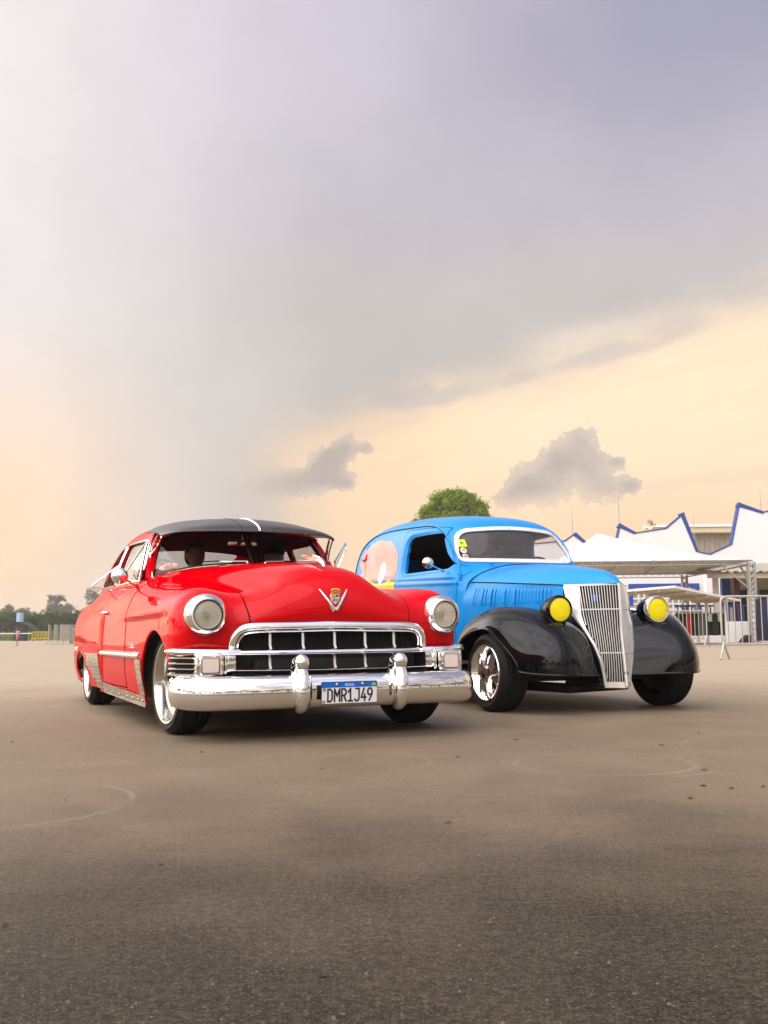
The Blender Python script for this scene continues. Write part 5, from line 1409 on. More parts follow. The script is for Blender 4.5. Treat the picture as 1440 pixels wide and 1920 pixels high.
def hand(J, q, wr, d, side, curl):
    """palm along d from the wrist; four fingers that curl towards curl; thumb off the side"""
    wr = Vector(wr); d = Vector(d).normalized(); side = Vector(side).normalized(); curl = Vector(curl).normalized()
    J['wr' + q] = wr; J['ha' + q] = wr + d * .055
    for f, (o_, l) in enumerate(((-.030, .8), (-.010, .95), (.010, 1.0), (.030, .85))):
        b = wr + d * (.085 + .045 * l) + side * o_ * 1.0 + curl * .012; J['f%d%s' % (f, q)] = b; J['g%d%s' % (f, q)] = b + (d * .25 + curl).normalized() * .045 * l
    J['th' + q] = wr + d * .045 - side * .045 + curl * .012; J['ti' + q] = J['th' + q] + (d * .8 - side * .2 + curl * .6).normalized() * .045

def seated(name, car, x, y, hz, hyaw, wheel, label, group, hat=None, zshirt='cloth_black', glasses=False, beard=False, skin='skin', hx=0.0, hy=0.0):
    P = bpy.data.objects.new(name, None); COL.objects.link(P); P.matrix_world = car.matrix_basis @ Matrix.Translation((x, y, 0)); tag(P, label, 'person', group)
    b = hz - .62                                                          # seat height under the pelvis
    J = dict(pelvis=Vector((0, .12, b)), spine=Vector((0, .13, b + .17)), chest=Vector((0, .10, b + .36)), neck=Vector((hx * .5, .05 + hy * .5, b + .50)), skull=Vector((hx, hy + .01, hz - .03)))
    for q, s in (('l', 1), ('r', -1)):
        J['sh' + q] = Vector((s * .185, .09, b + .42)); J['hi' + q] = Vector((s * .09, .04, b - .02)); J['kn' + q] = Vector((s * .13, -.42, b + .05)); J['an' + q] = Vector((s * .13, -.62, b - .36)); J['to' + q] = Vector((s * .13, -.78, b - .38))
        if wheel:
            tip = Vector((s * .15, -.42, b + .30)); J['el' + q] = Vector((s * .25, -.14, b + .20)); hand(J, q, tip + Vector((0, .10, -.03)), (0, -1, .25), (0, .2, 1), (0, -.3, -1))
        else:
            J['el' + q] = Vector((s * .25, -.06, b + .18)); hand(J, q, (s * .13, -.26, b + .10), (0, -1, -.1), (1, 0, 0), (0, 0, -1))
    def zones(c):
        if c.z > b + .50 and math.hypot(c.x - hx * .5, c.y) < .2: return skin
        if c.y < -.16 and c.z > b + .06 and abs(c.x) < .3: return skin if c.y < -.20 else zshirt
        return zshirt if c.z > b - .02 and c.y > -.2 else 'cloth_grey'
    body_, T = person_body(name, J, HB, RAD, ((hx, hy, hz), 1.0, hyaw, 0.0), .011, zones, P)
    mb = MB()
    cap = [[(.081 * math.sin(a) * math.cos(q), .006 + .100 * math.sin(a) * math.sin(q), .002 + .124 * math.cos(a)) for q in np.linspace(0, 2 * PI, 26, endpoint=False)] for a in np.linspace(.01, 1.50, 10)]
    for row in cap:
        for i, p in enumerate(row):
            if p[1] < -.02 and p[2] < .055: row[i] = (p[0] * .9, p[1] * .55, max(p[2], .050))
    mb.grid(np.array(cap), cv=True, mat=T)
    mb.ball((0, .045, -.01), (.070, .060, .085), 10, 16, mat=T)
    mb.build('hair', M['hair'], P)
    if beard:
        q = MB(); q.ball((0, -.045, -.088), (.056, .050, .042), 10, 16, mat=T); q.ball((0, -.028, -.062), (.066, .052, .040), 8, 14, mat=T); q.build('beard', M['hair'], P)
    if glasses:
        q = MB()
        for s in (-1, 1):
            q.ball((s * .033, -.094, .010), (.026, .006, .020), 8, 14, mat=T); q.tube([tuple(T @ Vector((s * .056, -.09, .016))), tuple(T @ Vector((s * .079, -.04, .014))), tuple(T @ Vector((s * .082, .02, .010)))], .003, 5)
        q.tube([tuple(T @ Vector((-.012, -.097, .014))), tuple(T @ Vector((.012, -.097, .014)))], .003, 5)
        q.build('sunglasses', M['black_gloss'], P)
    if hat:
        q = MB(); q.grid(np.array([[(.088 * math.sin(a) * math.cos(t), .004 + .106 * math.sin(a) * math.sin(t), .022 + .110 * math.cos(a)) for t in np.linspace(0, 2 * PI, 26, endpoint=False)] for a in np.linspace(.01, 1.55, 9)]), cv=True, mat=T)
        q.add([(-.07, -.075, .032), (-.05, -.15, .020), (0, -.172, .018), (.05, -.15, .020), (.07, -.075, .032), (.07, -.075, .042), (.05, -.15, .028), (0, -.172, .026), (-.05, -.15, .028), (-.07, -.075, .042)], [(0, 1, 2, 3, 4), (9, 8, 7, 6, 5)], T)
        q.build('cap', M[hat], P)
    return P
seated('person', RED, .414, 1.86, 1.270, R(-8), True, 'driver in a dark cap behind the wheel of the red coupe', None, hat='cloth_black')
seated('person', RED, -.27, 1.86, 1.275, R(20), False, 'dark-haired passenger in black beside the driver of the red coupe', None, zshirt='cloth_black', skin='skin_dark')
seated('person', BLU, .197, 2.08, 1.432, R(-52), True, 'bearded driver in sunglasses inside the blue van', None, glasses=True, beard=True, zshirt='cloth_grey')

def standing(name, loc, rz, h, pose, label, shirt, trousers, hair='hair', skin='skin_dark', long_hair=False, sleeves=True):
    P = empty(name, loc, rz, label, 'person'); k = h / 1.75
    V_ = lambda *p: Vector(p) * k
    J = dict(pelvis=V_(0, 0, .93), spine=V_(0, .0, 1.08), chest=V_(0, .0, 1.28), neck=V_(0, -.01, 1.47), skull=V_(0, -.02, 1.60))
    legs = {'stand': (((.09, 0, .86), (.10, -.01, .48), (.10, .02, .08), (.10, -.14, .04)), ((-.09, 0, .86), (-.11, -.02, .48), (-.12, .03, .08), (-.13, -.13, .04))),
            'run': (((.09, 0, .86), (.10, -.24, .60), (.10, -.10, .20), (.10, -.24, .13)), ((-.09, 0, .86), (-.09, .06, .47), (-.08, .10, .06), (-.08, -.04, .03))),
            'sit': (((.10, 0, .86), (.14, -.40, .84), (.14, -.42, .46), (.14, -.56, .42)), ((-.10, 0, .86), (-.14, -.40, .84), (-.14, -.42, .46), (-.14, -.56, .42)))}[pose]
    arms = {'stand': (((.20, 0, 1.40), (.25, .04, 1.13), (.24, -.06, .90)), ((-.20, 0, 1.40), (-.25, .04, 1.13), (-.24, -.06, .90))),
            'run': (((.19, 0, 1.40), (.27, .12, 1.16), (.20, -.10, 1.08)), ((-.19, 0, 1.40), (-.28, .02, 1.15), (-.12, -.20, 1.12))),
            'sit': (((.20, 0, 1.40), (.26, -.10, 1.13), (.12, -.28, 1.22)), ((-.20, 0, 1.40), (-.26, -.06, 1.13), (-.12, -.26, 1.0)))}[pose]
    for q, L, A_ in (('l', legs[0], arms[0]), ('r', legs[1], arms[1])):
        for n, p in zip(('hi', 'kn', 'an', 'to'), L): J[n + q] = V_(*p)
        J['sh' + q] = V_(*A_[0]); J['el' + q] = V_(*A_[1]); d = (V_(*A_[2]) - V_(*A_[1])).normalized()
        hand(J, q, V_(*A_[2]), d, (0, 1, 0) if abs(d.z) > .7 else (0, 0, 1), (-1 if q == 'l' else 1, -.3, -.2))
    rad = {n: r * k * (.94 if n in ('pelvis', 'spine', 'chest') else 1) for n, r in RAD.items()}
    def zones(c):
        z = c.z / k
        if z > 1.46: return skin
        if z > .90 and (abs(c.x) / k < .23 or (z > 1.18 and sleeves)): return shirt
        if z > .88: return skin
        if z > (.52 if trousers == 'shorts' else .10): return 'cloth_grey' if trousers == 'shorts' else trousers
        return skin if z > .10 else 'cloth_black'
    b_, T = person_body(name, J, HB, rad, (tuple(V_(0, -.03, 1.62)), k * (1.0 if h > 1.4 else 1.18), 0.0, 0.0), .013, zones, P)
    q = MB(); q.grid(np.array([[(.082 * math.sin(a) * math.cos(t), .010 + .100 * math.sin(a) * math.sin(t), .006 + .122 * math.cos(a)) for t in np.linspace(0, 2 * PI, 20, endpoint=False)] for a in np.linspace(.01, 1.35, 8)]), cv=True, mat=T)
    q.ball((0, .045, -.01 if not long_hair else -.06), (.072, .055, .08 if not long_hair else .17), 10, 14, mat=T); q.build('hair', M[hair], P)
    return P
M['cloth_pale'] = material('pale printed cloth', (0.55, 0.42, 0.36), 0.9, vary=(9, 0.8, (0.35, 0.05, 0.05)))
M['cloth_pink'] = material('dusty pink cloth', (0.36, 0.16, 0.16), 0.9)
M['cloth_navy'] = material('navy cloth', (0.02, 0.02, 0.05), 0.9)
standing('person', (-21.7, 61.5, 0), R(-20), 1.12, 'run', 'child in a pale shirt running across the open concrete', 'cloth_pale', 'cloth_pink', sleeves=False)
standing('person', (-22.9, 76.0, 0), R(150), 1.62, 'stand', 'long-haired woman in dark clothes seen from behind by the barriers', 'cloth_navy', 'cloth_navy', long_hair=True, sleeves=True)
standing('person', (-22.4, 77.6, 0), R(200), 1.55, 'stand', 'person in a purple top partly hidden by the red car', 'cloth_navy', 'cloth_grey')
pr = standing('person', (17.55, 46.5, -.40), R(30), 1.72, 'sit', 'person in black sitting behind the barrier near the truss post', 'cloth_black', 'cloth_pale', skin='skin')
MB().box((0, -.02, .62), (.46, .44, .40), bev=.03).build('stool', M['black'], pr)
pr.location.z = -.38
# ------------------------------------------------------------------ background
M['white_wall'] = material('white rendered wall', (0.80, 0.79, 0.77), 0.8, vary=(1.2, 0.25, (0.70, 0.67, 0.62)))
M['canvas'] = material('white marquee canvas', (0.82, 0.81, 0.80), 0.7, vary=(0.6, 0.3, (0.76, 0.75, 0.72)))
M['trim_blue'] = material('blue wall trim', (0.022, 0.055, 0.25), 0.6)
M['frame_blue'] = material('blue window frame', (0.02, 0.075, 0.33), 0.5)
M['galv'] = material('galvanised steel', (0.46, 0.45, 0.42), 0.45, 0.7, vary=(6, 0.5, (0.34, 0.31, 0.27)))
M['corrug'] = material('corrugated cement sheet', (0.36, 0.33, 0.27), 0.85, vary=(1.5, 0.5, (0.26, 0.22, 0.17)))
M['beige'] = material('cream wall', (0.62, 0.55, 0.38), 0.8)
M['maroon'] = material('maroon paint', (0.16, 0.015, 0.02), 0.5)
M['dark_glass'] = material('dark window', (0.015, 0.02, 0.025), 0.12)
M['yellow_paint'] = material('yellow barrier paint', (0.72, 0.45, 0.03), 0.5)
M['kiosk'] = material('dark slate panel', (0.020, 0.035, 0.045), 0.6)
M['tank_blue'] = material('pale blue tank', (0.30, 0.48, 0.68), 0.5)
M['bark'] = material('bark', (0.10, 0.075, 0.05), 0.9, vary=(4, 0.6, (0.16, 0.13, 0.10)))
M['poster'] = material('blue and white poster', (0.10, 0.28, 0.62), 0.5, vary=(5, 0.9, (0.7, 0.7, 0.7)))
M['brown'] = material('brown board', (0.16, 0.11, 0.08), 0.7)
M['tape'] = material('white tape', (0.78, 0.76, 0.74), 0.5)
M['hill'] = material('hillside scrub', (0.060, 0.085, 0.035), 0.9, vary=(.05, 0.8, (0.11, 0.11, 0.05)))
M['grass'] = material('dry grass', (0.22, 0.24, 0.05), 0.9, vary=(.4, 0.7, (0.12, 0.16, 0.04)))

M['roof_tile'] = material('faded clay tile', (0.34, 0.22, 0.16), 0.9)
def foliage(name, a, b, c, trans=0.3):
    m = bpy.data.materials.new(name); m.use_nodes = True
    t = NT(m.node_tree); t.n.clear(); o = t.node('ShaderNodeOutputMaterial')
    co = t.node('ShaderNodeTexCoord').outputs['Object']
    col = t.mix(t.step(t.noise(co, .9, 4.0, .6), .35, .65), (*a, 1), (*b, 1)); col = t.mix(t.mul(t.step(t.noise(co, 5.0, 3.0, .6), .45, .75), .6), col, (*c, 1))
    d = t.node('ShaderNodeBsdfPrincipled'); t.l.new(col, d.inputs['Base Color']); d.inputs['Roughness'].default_value = .6; d.inputs['Specular IOR Level'].default_value = .25
    tr = t.node('ShaderNodeBsdfTranslucent'); t.l.new(t.mix(.5, col, (.30, .36, .03, 1)), tr.inputs[0])
    mx_ = t.node('ShaderNodeMixShader'); mx_.inputs[0].default_value = trans; t.l.new(d.outputs[0], mx_.inputs[1]); t.l.new(tr.outputs[0], mx_.inputs[2]); t.l.new(mx_.outputs[0], o.inputs[0])
    return m
M['leaf_bright'] = foliage('bright green leaves', (.15, .24, .006), (.23, .33, .010), (.31, .39, .015), .45)
M['leaf_mid'] = foliage('mid green leaves', (.030, .065, .014), (.055, .095, .020), (.09, .12, .03))
M['leaf_dark'] = foliage('dark green leaves', (.016, .042, .009), (.030, .064, .012), (.05, .085, .015))
M['leaf_dull'] = foliage('dull green leaves', (.045, .065, .035), (.065, .085, .045), (.09, .10, .06))

def crown(rng, blobs, n, leaf, flat=.75):
    """leaf tufts spread over and through a union of ellipsoids"""
    V, Fc = [], []
    wts = np.array([b[3] * b[4] * b[5] for b in blobs]) ** .75; wts /= wts.sum()
    tufts = []
    for k in range(n // 26):
        b = blobs[rng.choice(len(blobs), p=wts)]
        d = rng.normal(size=3); d /= np.linalg.norm(d)
        if d[2] < -.45: d[2] *= -.6
        q = rng.uniform(.72, 1.04) if rng.rand() < .75 else (rng.uniform(.3, .8) if rng.rand() < .7 else rng.uniform(1.02, 1.22))
        tufts.append((np.array(b[:3]) + d * np.array(b[3:6]) * q, d))
    for c, d in tufts:
        sz = leaf * rng.uniform(2.2, 4.2)
        for j in range(26):
            e = rng.normal(size=3) ; e /= np.linalg.norm(e)
            p = c + e * sz * rng.uniform(.35, 1.0) * np.array([1, 1, flat])
            nrm = (e + d * .6 + np.array([0, 0, .5]) + rng.normal(size=3) * .45); nrm /= np.linalg.norm(nrm)
            t = np.cross(nrm, rng.normal(size=3)); t /= np.linalg.norm(t); u = np.cross(nrm, t)
            s = leaf * rng.uniform(.6, 1.2); k0 = len(V)
            V += [tuple(p - t * s), tuple(p - u * s * .55), tuple(p + t * s), tuple(p + u * s * .55)]
            Fc.append((k0, k0 + 1, k0 + 2, k0 + 3))
    return V, Fc

def tree(name, loc, h, blobs, n, leaf, mat_, label, group, seed, trunk_r=None):
    """blobs: (x, y, z, rx, ry, rz) about the foot of the tree"""
    rng = np.random.RandomState(seed)
    T = empty(name, loc, 0, label, 'tree' if name != 'round_bush' else 'bush', group)
    V, Fc = crown(rng, blobs, n, leaf); mb = MB(); mb.v = V; mb.f = Fc; mb.build('crown', mat_, T, smooth=False, fix=False)
    r = trunk_r or h * .022; cz = min(b[2] for b in blobs); tk = MB()
    tk.tube([(0, 0, -.1), (r * .6, 0, cz * .35), (-r * .5, r * .4, cz * .7), (0, 0, cz)], [r * 1.25, r, r * .85, r * .6], 8)
    for b in blobs:
        st_ = Vector((0, 0, cz * rng.uniform(.55, .95))); en = Vector((b[0] * .8, b[1] * .8, b[2] + b[5] * .3)); mid_ = st_.lerp(en, .5) + Vector((b[0] * .1, b[1] * .1, -.05 * h))
        tk.tube([tuple(st_), tuple(mid_), tuple(en)], [r * .55, r * .35, r * .12], 6)
    tk.build('trunk', M['bark'], T)
    return T

# the tree that rises behind the blue van
rng0 = np.random.RandomState(11)
bl = [(0, 0, 13.2, 2.7, 2.6, 2.2), (-1.9, .3, 12.9, 1.7, 1.8, 1.4), (1.9, -.2, 13.1, 1.8, 1.8, 1.7), (-1.0, -.8, 14.7, 1.5, 1.5, 1.1), (1.0, -.6, 14.8, 1.6, 1.5, 1.1), (.1, 0, 15.3, 1.4, 1.3, .9), (-3.2, 0, 11.9, 1.2, 1.3, .9), (3.2, 0, 12.2, 1.2, 1.3, 1.0),
      (-2.6, -.5, 13.6, .9, .9, .7), (2.7, -.5, 13.9, .9, .9, .8), (-3.9, 0, 11.5, .6, .8, .6), (0, -1.5, 12.6, 1.8, 1.0, 1.2), (-1.8, -1.2, 12.2, 1.3, .9, .9), (1.9, -1.3, 12.3, 1.3, .9, 1.0)]
tree('broadleaf_tree', (8.05, 120, 1.0), 17, [(x * 1.12, y, z, a * 1.12, b, c * 1.08) for x, y, z, a, b, c in bl], 22000, .165, M['leaf_bright'], 'bright green round-crowned tree rising behind the roof of the blue van', None, 3)

# tree belt on the far left
rb = np.random.RandomState(5)
for i in range(22):
    x = -72.5 + i * 1.25 + rb.uniform(-.3, .3); y = (176, 183, 190)[i % 3] + rb.uniform(-1, 1); x *= y / 181.0; h = rb.uniform(4.5, 5.4) + (.7 if i < 8 else 0) + (.5 if i % 3 == 2 else 0); lm = ('leaf_mid', 'leaf_dark', 'leaf_dark')[rb.randint(3)]
    r_ = np.random.RandomState(100 + i); bb = [(r_.uniform(-.9, .9), r_.uniform(-.6, .6), h * r_.uniform(.42, .74), r_.uniform(1.2, 1.9), r_.uniform(1.0, 1.5), h * r_.uniform(.16, .25)) for _ in range(5)] + [(0, -.6, h * .28, 2.0, 1.2, h * .28)]
    tree('belt_tree', (x, y, 0), h, bb, 3000, .16, M[lm], 'leafy tree in the dense green belt at the far left edge of the concrete', 'trees of the far left belt', 200 + i)
spec2 = [(-128, 405, 15.5, 'leaf_dull', 5.0), (-117, 415, 18.5, 'leaf_dull', 5.5), (-121.5, 398, 11, 'leaf_dull', 5), (-135, 420, 11.5, 'leaf_dull', 5.5), (-142, 410, 10.0, 'leaf_dull', 6), (-110, 420, 17, 'leaf_dull', 5), (-148, 405, 11.0, 'leaf_dull', 3.6), (-154, 418, 8.5, 'leaf_dull', 5), (-103, 410, 14.5, 'leaf_dull', 6), (-95, 420, 13, 'leaf_dull', 6)]
for i, (x, y, h, lm, w_) in enumerate(spec2):
    r_ = np.random.RandomState(300 + i); bb = [(r_.uniform(-.5, .5) * w_, r_.uniform(-2, 2), h * r_.uniform(.40, .86), w_ * r_.uniform(.34, .55), w_ * .45, h * r_.uniform(.08, .16)) for _ in range(8)]
    tree('hill_tree', (x, y, 2.0), h, bb, 2400, .36, M[lm], 'tall hazy tree standing on the distant hill behind the green belt', 'hazy trees on the hill', 400 + i)
b_ = [(0, 0, 1.0, 1.25, 1.0, .75), (-.5, 0, .8, .8, .8, .6), (.6, -.2, .8, .8, .8, .6)]
tree('round_bush', (-35.5, 115, 0), 1.8, b_, 1800, .10, M['leaf_bright'], 'small round clipped bush behind the grey barriers', None, 55, .05)
# hill and grass
hx = np.linspace(-260, -30, 40); hyv = np.linspace(330, 520, 16)
hp = np.array([[(x, y, -.3 + 6.5 * math.exp(-((x + 112) / 46) ** 2) * math.exp(-((y - 430) / 60) ** 2) + .8 * math.sin(x * .13) * math.sin(y * .09)) for y in hyv] for x in hx])
tag(MB().grid(hp).build('hill', M['hill']), kind='structure')
gp = MB(); rngg = np.random.RandomState(7)
for k in range(9000):
    x = rngg.uniform(-78, -34); y = rngg.uniform(132, 160); hgt = rngg.uniform(.5, 1.3); a = rngg.uniform(0, PI); w_ = .10
    i = len(gp.v); gp.v += [(x - w_ * math.cos(a), y - w_ * math.sin(a), 0), (x + w_ * math.cos(a), y + w_ * math.sin(a), 0), (x + rngg.normal() * .15, y, hgt)]; gp.f.append((i, i + 1, i + 2))
tag(gp.build('tall_grass', M['grass'], smooth=False, fix=False), 'yellow green tall grass below the tree belt', 'grass', kind='stuff')
# pale houses on the hill
for i, (x, y, z, w_, h_, d_) in enumerate(((-146.5, 442, 4.0, 6, 4.2, 6), (-135.0, 446, 6.0, 5, 5.0, 6), (-112.0, 425, 7.0, 5, 3.0, 5))):
    Hh = empty('hill_house', (x, y, z), R(10 - 8 * i), ['pale house on the hill at the left of the far trees', 'pale taller house on the hill between the far trees', 'low pale house low on the hill near the red car'][i], 'house', 'pale houses on the hill')
    MB().box((0, 0, h_ / 2 - 1), (w_, d_, h_ + 2)).build('wall', M['beige'], Hh, smooth=False)
    MB().prism([(-w_ / 2 - .3, h_), (w_ / 2 + .3, h_), (0, h_ + 1.6)], -d_ / 2 - .3, d_ / 2 + .3).build('roof', M['roof_tile'], Hh, smooth=False)
    for k in range(3): MB().box((-w_ / 3 + k * w_ / 3, -d_ / 2 - .02, h_ * .55), (1.1, .1, 1.4)).build('window', M['dark_glass'], Hh, smooth=False)

# slate kiosk with an arched canopy and a pale blue tank above
K = empty('kiosk', (-44.2, 126, 0), 0, 'dark kiosk with an arched canopy and a pale blue tank on top', 'kiosk')
MB().box((.1, 0, .95), (1.35, 1.2, 2.1)).build('cabin', M['kiosk'], K, smooth=False)
arc = [(-2.05 + 4.1 * t, 1.25 + 1.05 * math.sin(PI * t) ** .8) for t in np.linspace(0, 1, 18)]
MB().prism(arc + [(x, z - .09) for x, z in reversed(arc)], -1.2, 1.2).build('canopy', M['kiosk'], K)
for x in (-1.98, 1.98): MB().tube([(x, -1.1, 0), (x, -1.1, 1.3)], .06, 8).build('canopy_post', M['kiosk'], K)
for z in (.45, .80): MB().tube([(-1.98, -1.1, z), (1.98, -1.1, z)], .03, 6).build('counter_rail', M['kiosk'], K)
MB().lathe([(0, .42), (.55, .42), (.56, .44), (.60, .44), (.61, .42), (1.12, .42), (1.14, .0005)], 28, Matrix.Translation((0, 0, 2.25)) @ Matrix.Rotation(-PI / 2, 4, 'X')).build('water_tank', M['tank_blue'], K)
MB().box((0, 0, 2.18), (1.0, .9, .16)).build('tank_stand', M['kiosk'], K)

# crowd barriers
def barrier(name, width, height, m, bars=16, r=.021, label=None, group=None):
    B_ = empty(name, (0, 0, 0), 0, label, 'barrier', group); z0 = .31 * height / 1.3
    fr_ = round_poly([(0, z0), (width, z0), (width, height), (0, height)], [.02, .02, .14, .14], 6)
    MB().tube([(a, 0, c) for a, c in fr_], r, 8, closed=True).build('frame', m, B_)
    bar_ = MB().tube([(0, 0, z0), (0, 0, height)], r * .48, 6).mesh('upright', m)
    for k in range(bars):
        o = link('upright', bar_, B_); o.location = ((k + 1) * width / (bars + 1), 0, 0)
    for x, s in ((.03, 1), (width - .03, -1)):
        MB().tube([(x - .17, -.25, .012), (x - .02, -.03, z0 - .02), (x, 0, z0 + .10), (x + .02, .03, z0 - .02), (x + .19, .25, .012)], r * .9, 8).build('foot', m, B_)
    return B_
def put_barrier(src, loc, rz, first=False, label=None, group=None):
    o = src if first else copy_tree(src)
    o.location = loc; o.rotation_euler = (0, 0, rz)
    if label: o['label'] = label
    if group: o['group'] = group
    return o
br = barrier('crowd_barrier', 2.3, 1.32, M['galv'], 15, .024, 'grey steel crowd barrier nearest the camera at the right edge')
put_barrier(br, (7.08, 21.9, 0), R(2), True)
put_barrier(br, (9.62, 22.2, 0), R(4), label='grey steel crowd barrier next right of the nearest one, mostly out of frame')
put_barrier(br, (9.50, 38.2, 0), R(0), label='grey steel crowd barrier seen just right of the black fender')
for i in range(9):
    t = i / 8; p = Vector((-20.4 - .55 * i - t * 5.8, 70.2 + i * 4.0, 0))
    put_barrier(br, p, R(100 + 5 * math.sin(i * 1.7)), label='grey steel crowd barrier in the row left of the red car', group='grey barriers left of the red car')
for i in range(4):
    put_barrier(br, (-21.0 - i * .50, 68.6 + i * .35, 0), R(96 + i * 3), label='grey steel crowd barrier stacked close to its neighbours left of the red car', group='grey barriers stacked close left of the red car')
yb = barrier('yellow_barrier', 2.0, 1.05, M['yellow_paint'], 10, .03, 'yellow crowd barrier beside the dark kiosk')
put_barrier(yb, (-41.3, 122, 0), R(0), True)
for i, (x, y) in enumerate(((-47.6, 121), (-36.0, 118), (-33.8, 117.5), (-31.5, 117))):
    put_barrier(yb, (x, y, 0), R(3 * i), label=['yellow crowd barrier at the left edge of the picture', 'yellow crowd barrier behind the grey row', 'yellow crowd barrier behind the grey row', 'yellow crowd barrier behind the grey row'][i], group=None if i == 0 else 'yellow barriers behind the grey row')
tr_ = MB(); tr_.tube([(-49, 119, .85), (-44.6, 119.2, .86), (-40.4, 119, .88)], .05, 6)
tag(tr_.build('barrier_tape', M['tape']), 'white tape stretched across in front of the dark kiosk', 'tape')
tr_ = MB(); tr_.tube([tuple(p) for p in curve([(-20.75, 69.5, 1.28), (-20.2, 69.8, 1.0), (-19.6, 70, .75), (-19.2, 70, .65)], 14)], .035, 6)
tag(tr_.build('barrier_tape', M['tape']), 'white tape drooping from a barrier to the red car', 'tape')

# ---- marquee on the right
MQ = empty('marquee', (8.4, 50.4, 0), R(-1.0), 'large white canvas marquee on truss posts behind the blue van', 'marquee')
Lx, Ly, ze = 9.4, 12.0, 3.98
cv = []
for v in np.linspace(0, 1, 13):
    row = []
    for u in np.linspace(0, 1, 25):
        d = min(u / .34, (1 - u) / .66); e = min(v, 1 - v) * 2; pk = min(d, e)
        row.append((u * Lx, v * Ly, ze + .02 + 1.95 * pk ** 1.3))
    cv.append(row)
V, Fc, _c = clip(np.array(cv)); W2, F2, N = shell(V, Fc, .012, (4.7, 6, 0)); mb = MB(); mb.v = [tuple(p) for p in W2]; mb.f = F2; mb.build('canopy', M['canvas'], MQ, fix=False)
def truss(mb, a, b, s=.22, n=12, r=.018):
    a, b = Vector(a), Vector(b); d = (b - a).normalized(); up_ = Vector((0, 0, 1)) if abs(d.z) < .9 else Vector((0, 1, 0)); sd = d.cross(up_).normalized(); u2 = sd.cross(d)
    cs = [(sd + u2) * s / 2, (sd - u2) * s / 2, (-sd - u2) * s / 2, (-sd + u2) * s / 2]
    for c in cs: mb.tube([tuple(a + c), tuple(b + c)], r, 6)
    for k in range(n):
        for q in range(4):
            p0 = a.lerp(b, k / n) + cs[q]; p1 = a.lerp(b, (k + 1) / n) + cs[(q + 1) % 4]
            mb.tube([tuple(p0), tuple(p1)], r * .5, 4)
for a, b in (((0, 0, ze - .12), (Lx, 0, ze - .12)), ((0, Ly, ze - .12), (Lx, Ly, ze - .12)), ((0, 0, ze - .12), (0, Ly, ze - .12)), ((Lx, 0, ze - .12), (Lx, Ly, ze - .12))):
    mb = MB(); truss(mb, a, b, .20, 22, .02); mb.build('edge_truss', M['galv'], MQ)
for u in (.25, .5, .75):
    mb = MB(); mb.tube([(u * Lx, 0, ze), (u * Lx, Ly / 2, ze + .55), (u * Lx, Ly, ze)], .05, 6); mb.build('rafter', M['galv'], MQ)
for x, y in ((0, 0), (Lx, 0), (0, Ly), (Lx, Ly)):
    mb = MB(); truss(mb, (x, y, 0), (x, y, ze - .1), .28, 14, .045); mb.build('truss_post', M['galv'], MQ)
    MB().box((x, y, .02), (.6, .6, .04)).build('base_plate', M['galv'], MQ, smooth=False)
for sx in (0, 1):
    x = sx * Lx; k = -1 if sx else 1
    MB().tube([(x, .0, 2.45), (x + k * 1.45, 0, ze - .2)], .045, 8).build('corner_brace', M['galv'], MQ)
    MB().tube([(x, 0, 2.6), (x, 1.6, ze - .2)], .045, 8).build('corner_brace', M['galv'], MQ)

# ---- hall with the zigzag parapet
HA = empty('zigzag_hall', (0, 72, 0), 0, 'white hall with a jagged zigzag parapet edged in blue', 'building')
Z = [(9.0, 6.6), (12.6, 6.9), (13.4, 7.45), (14.2, 6.7), (16.2, 6.9), (16.5, 8.05), (17.6, 7.42), (19.7, 7.72), (21.0, 8.78), (21.9, 6.05), (22.7, 5.88), (24.2, 6.55), (24.9, 9.45), (26.6, 8.80), (28.2, 9.3), (29.2, 9.9), (30.0, 7.2), (32, 6.9), (34, 8.0)]
MB().prism(Z + [(34, -.1), (9.0, -.1)], 0.0, .5).build('parapet_wall', M['white_wall'], HA, smooth=False)
for i in range(len(Z) - 1):
    a, b = Vector(Z[i]), Vector(Z[i + 1]); d = (b - a).normalized(); n = Vector((-d.y, d.x))
    wd = .30 if b.y < a.y - .2 else .08
    q = [a - d * .02, b + d * .02, b + d * .02 - n * wd, a - d * .02 - n * wd]
    if wd > .2: q[2] = b - n * wd * .6
    MB().prism([(p.x, p.y + .012) for p in q], -.05 - .004 * (i % 2), .55 + .004 * (i % 2)).build('parapet_trim', M['trim_blue'], HA, smooth=False)
# windows of the hall under the marquee: blue frame and white grid of panes
def grid_window(par, x0, x1, z0, z1, y, nx, nz, frame_='frame_blue', fw=.28):
    Wn = MB(); Wn.box(((x0 + x1) / 2, y - .04, z1 + fw / 2), (x1 - x0 + 2 * fw, .12, fw)); Wn.box(((x0 + x1) / 2, y - .04, z0 - fw / 2), (x1 - x0 + 2 * fw, .12, fw))
    for x in (x0 - fw / 2, x1 + fw / 2): Wn.box((x, y - .04, (z0 + z1) / 2), (fw, .11, z1 - z0))
    wo_ = Wn.build('window', M[frame_], par, smooth=False)
    MB().box(((x0 + x1) / 2, y - .015, (z0 + z1) / 2), (x1 - x0, .03, z1 - z0)).build('window_pane', M['corrug'], wo_, smooth=False)
    for k in range(1, nx): MB().box((x0 + (x1 - x0) * k / nx, y - .05, (z0 + z1) / 2), (.10, .06, z1 - z0)).build('glazing_bar', M['white_wall'], wo_, smooth=False)
    for k in range(1, nz): MB().box(((x0 + x1) / 2, y - .052, z0 + (z1 - z0) * k / nz), (x1 - x0, .05, .11)).build('glazing_bar', M['white_wall'], wo_, smooth=False)
grid_window(HA, 17.2, 21.55, 1.3, 3.55, 0, 11, 6)
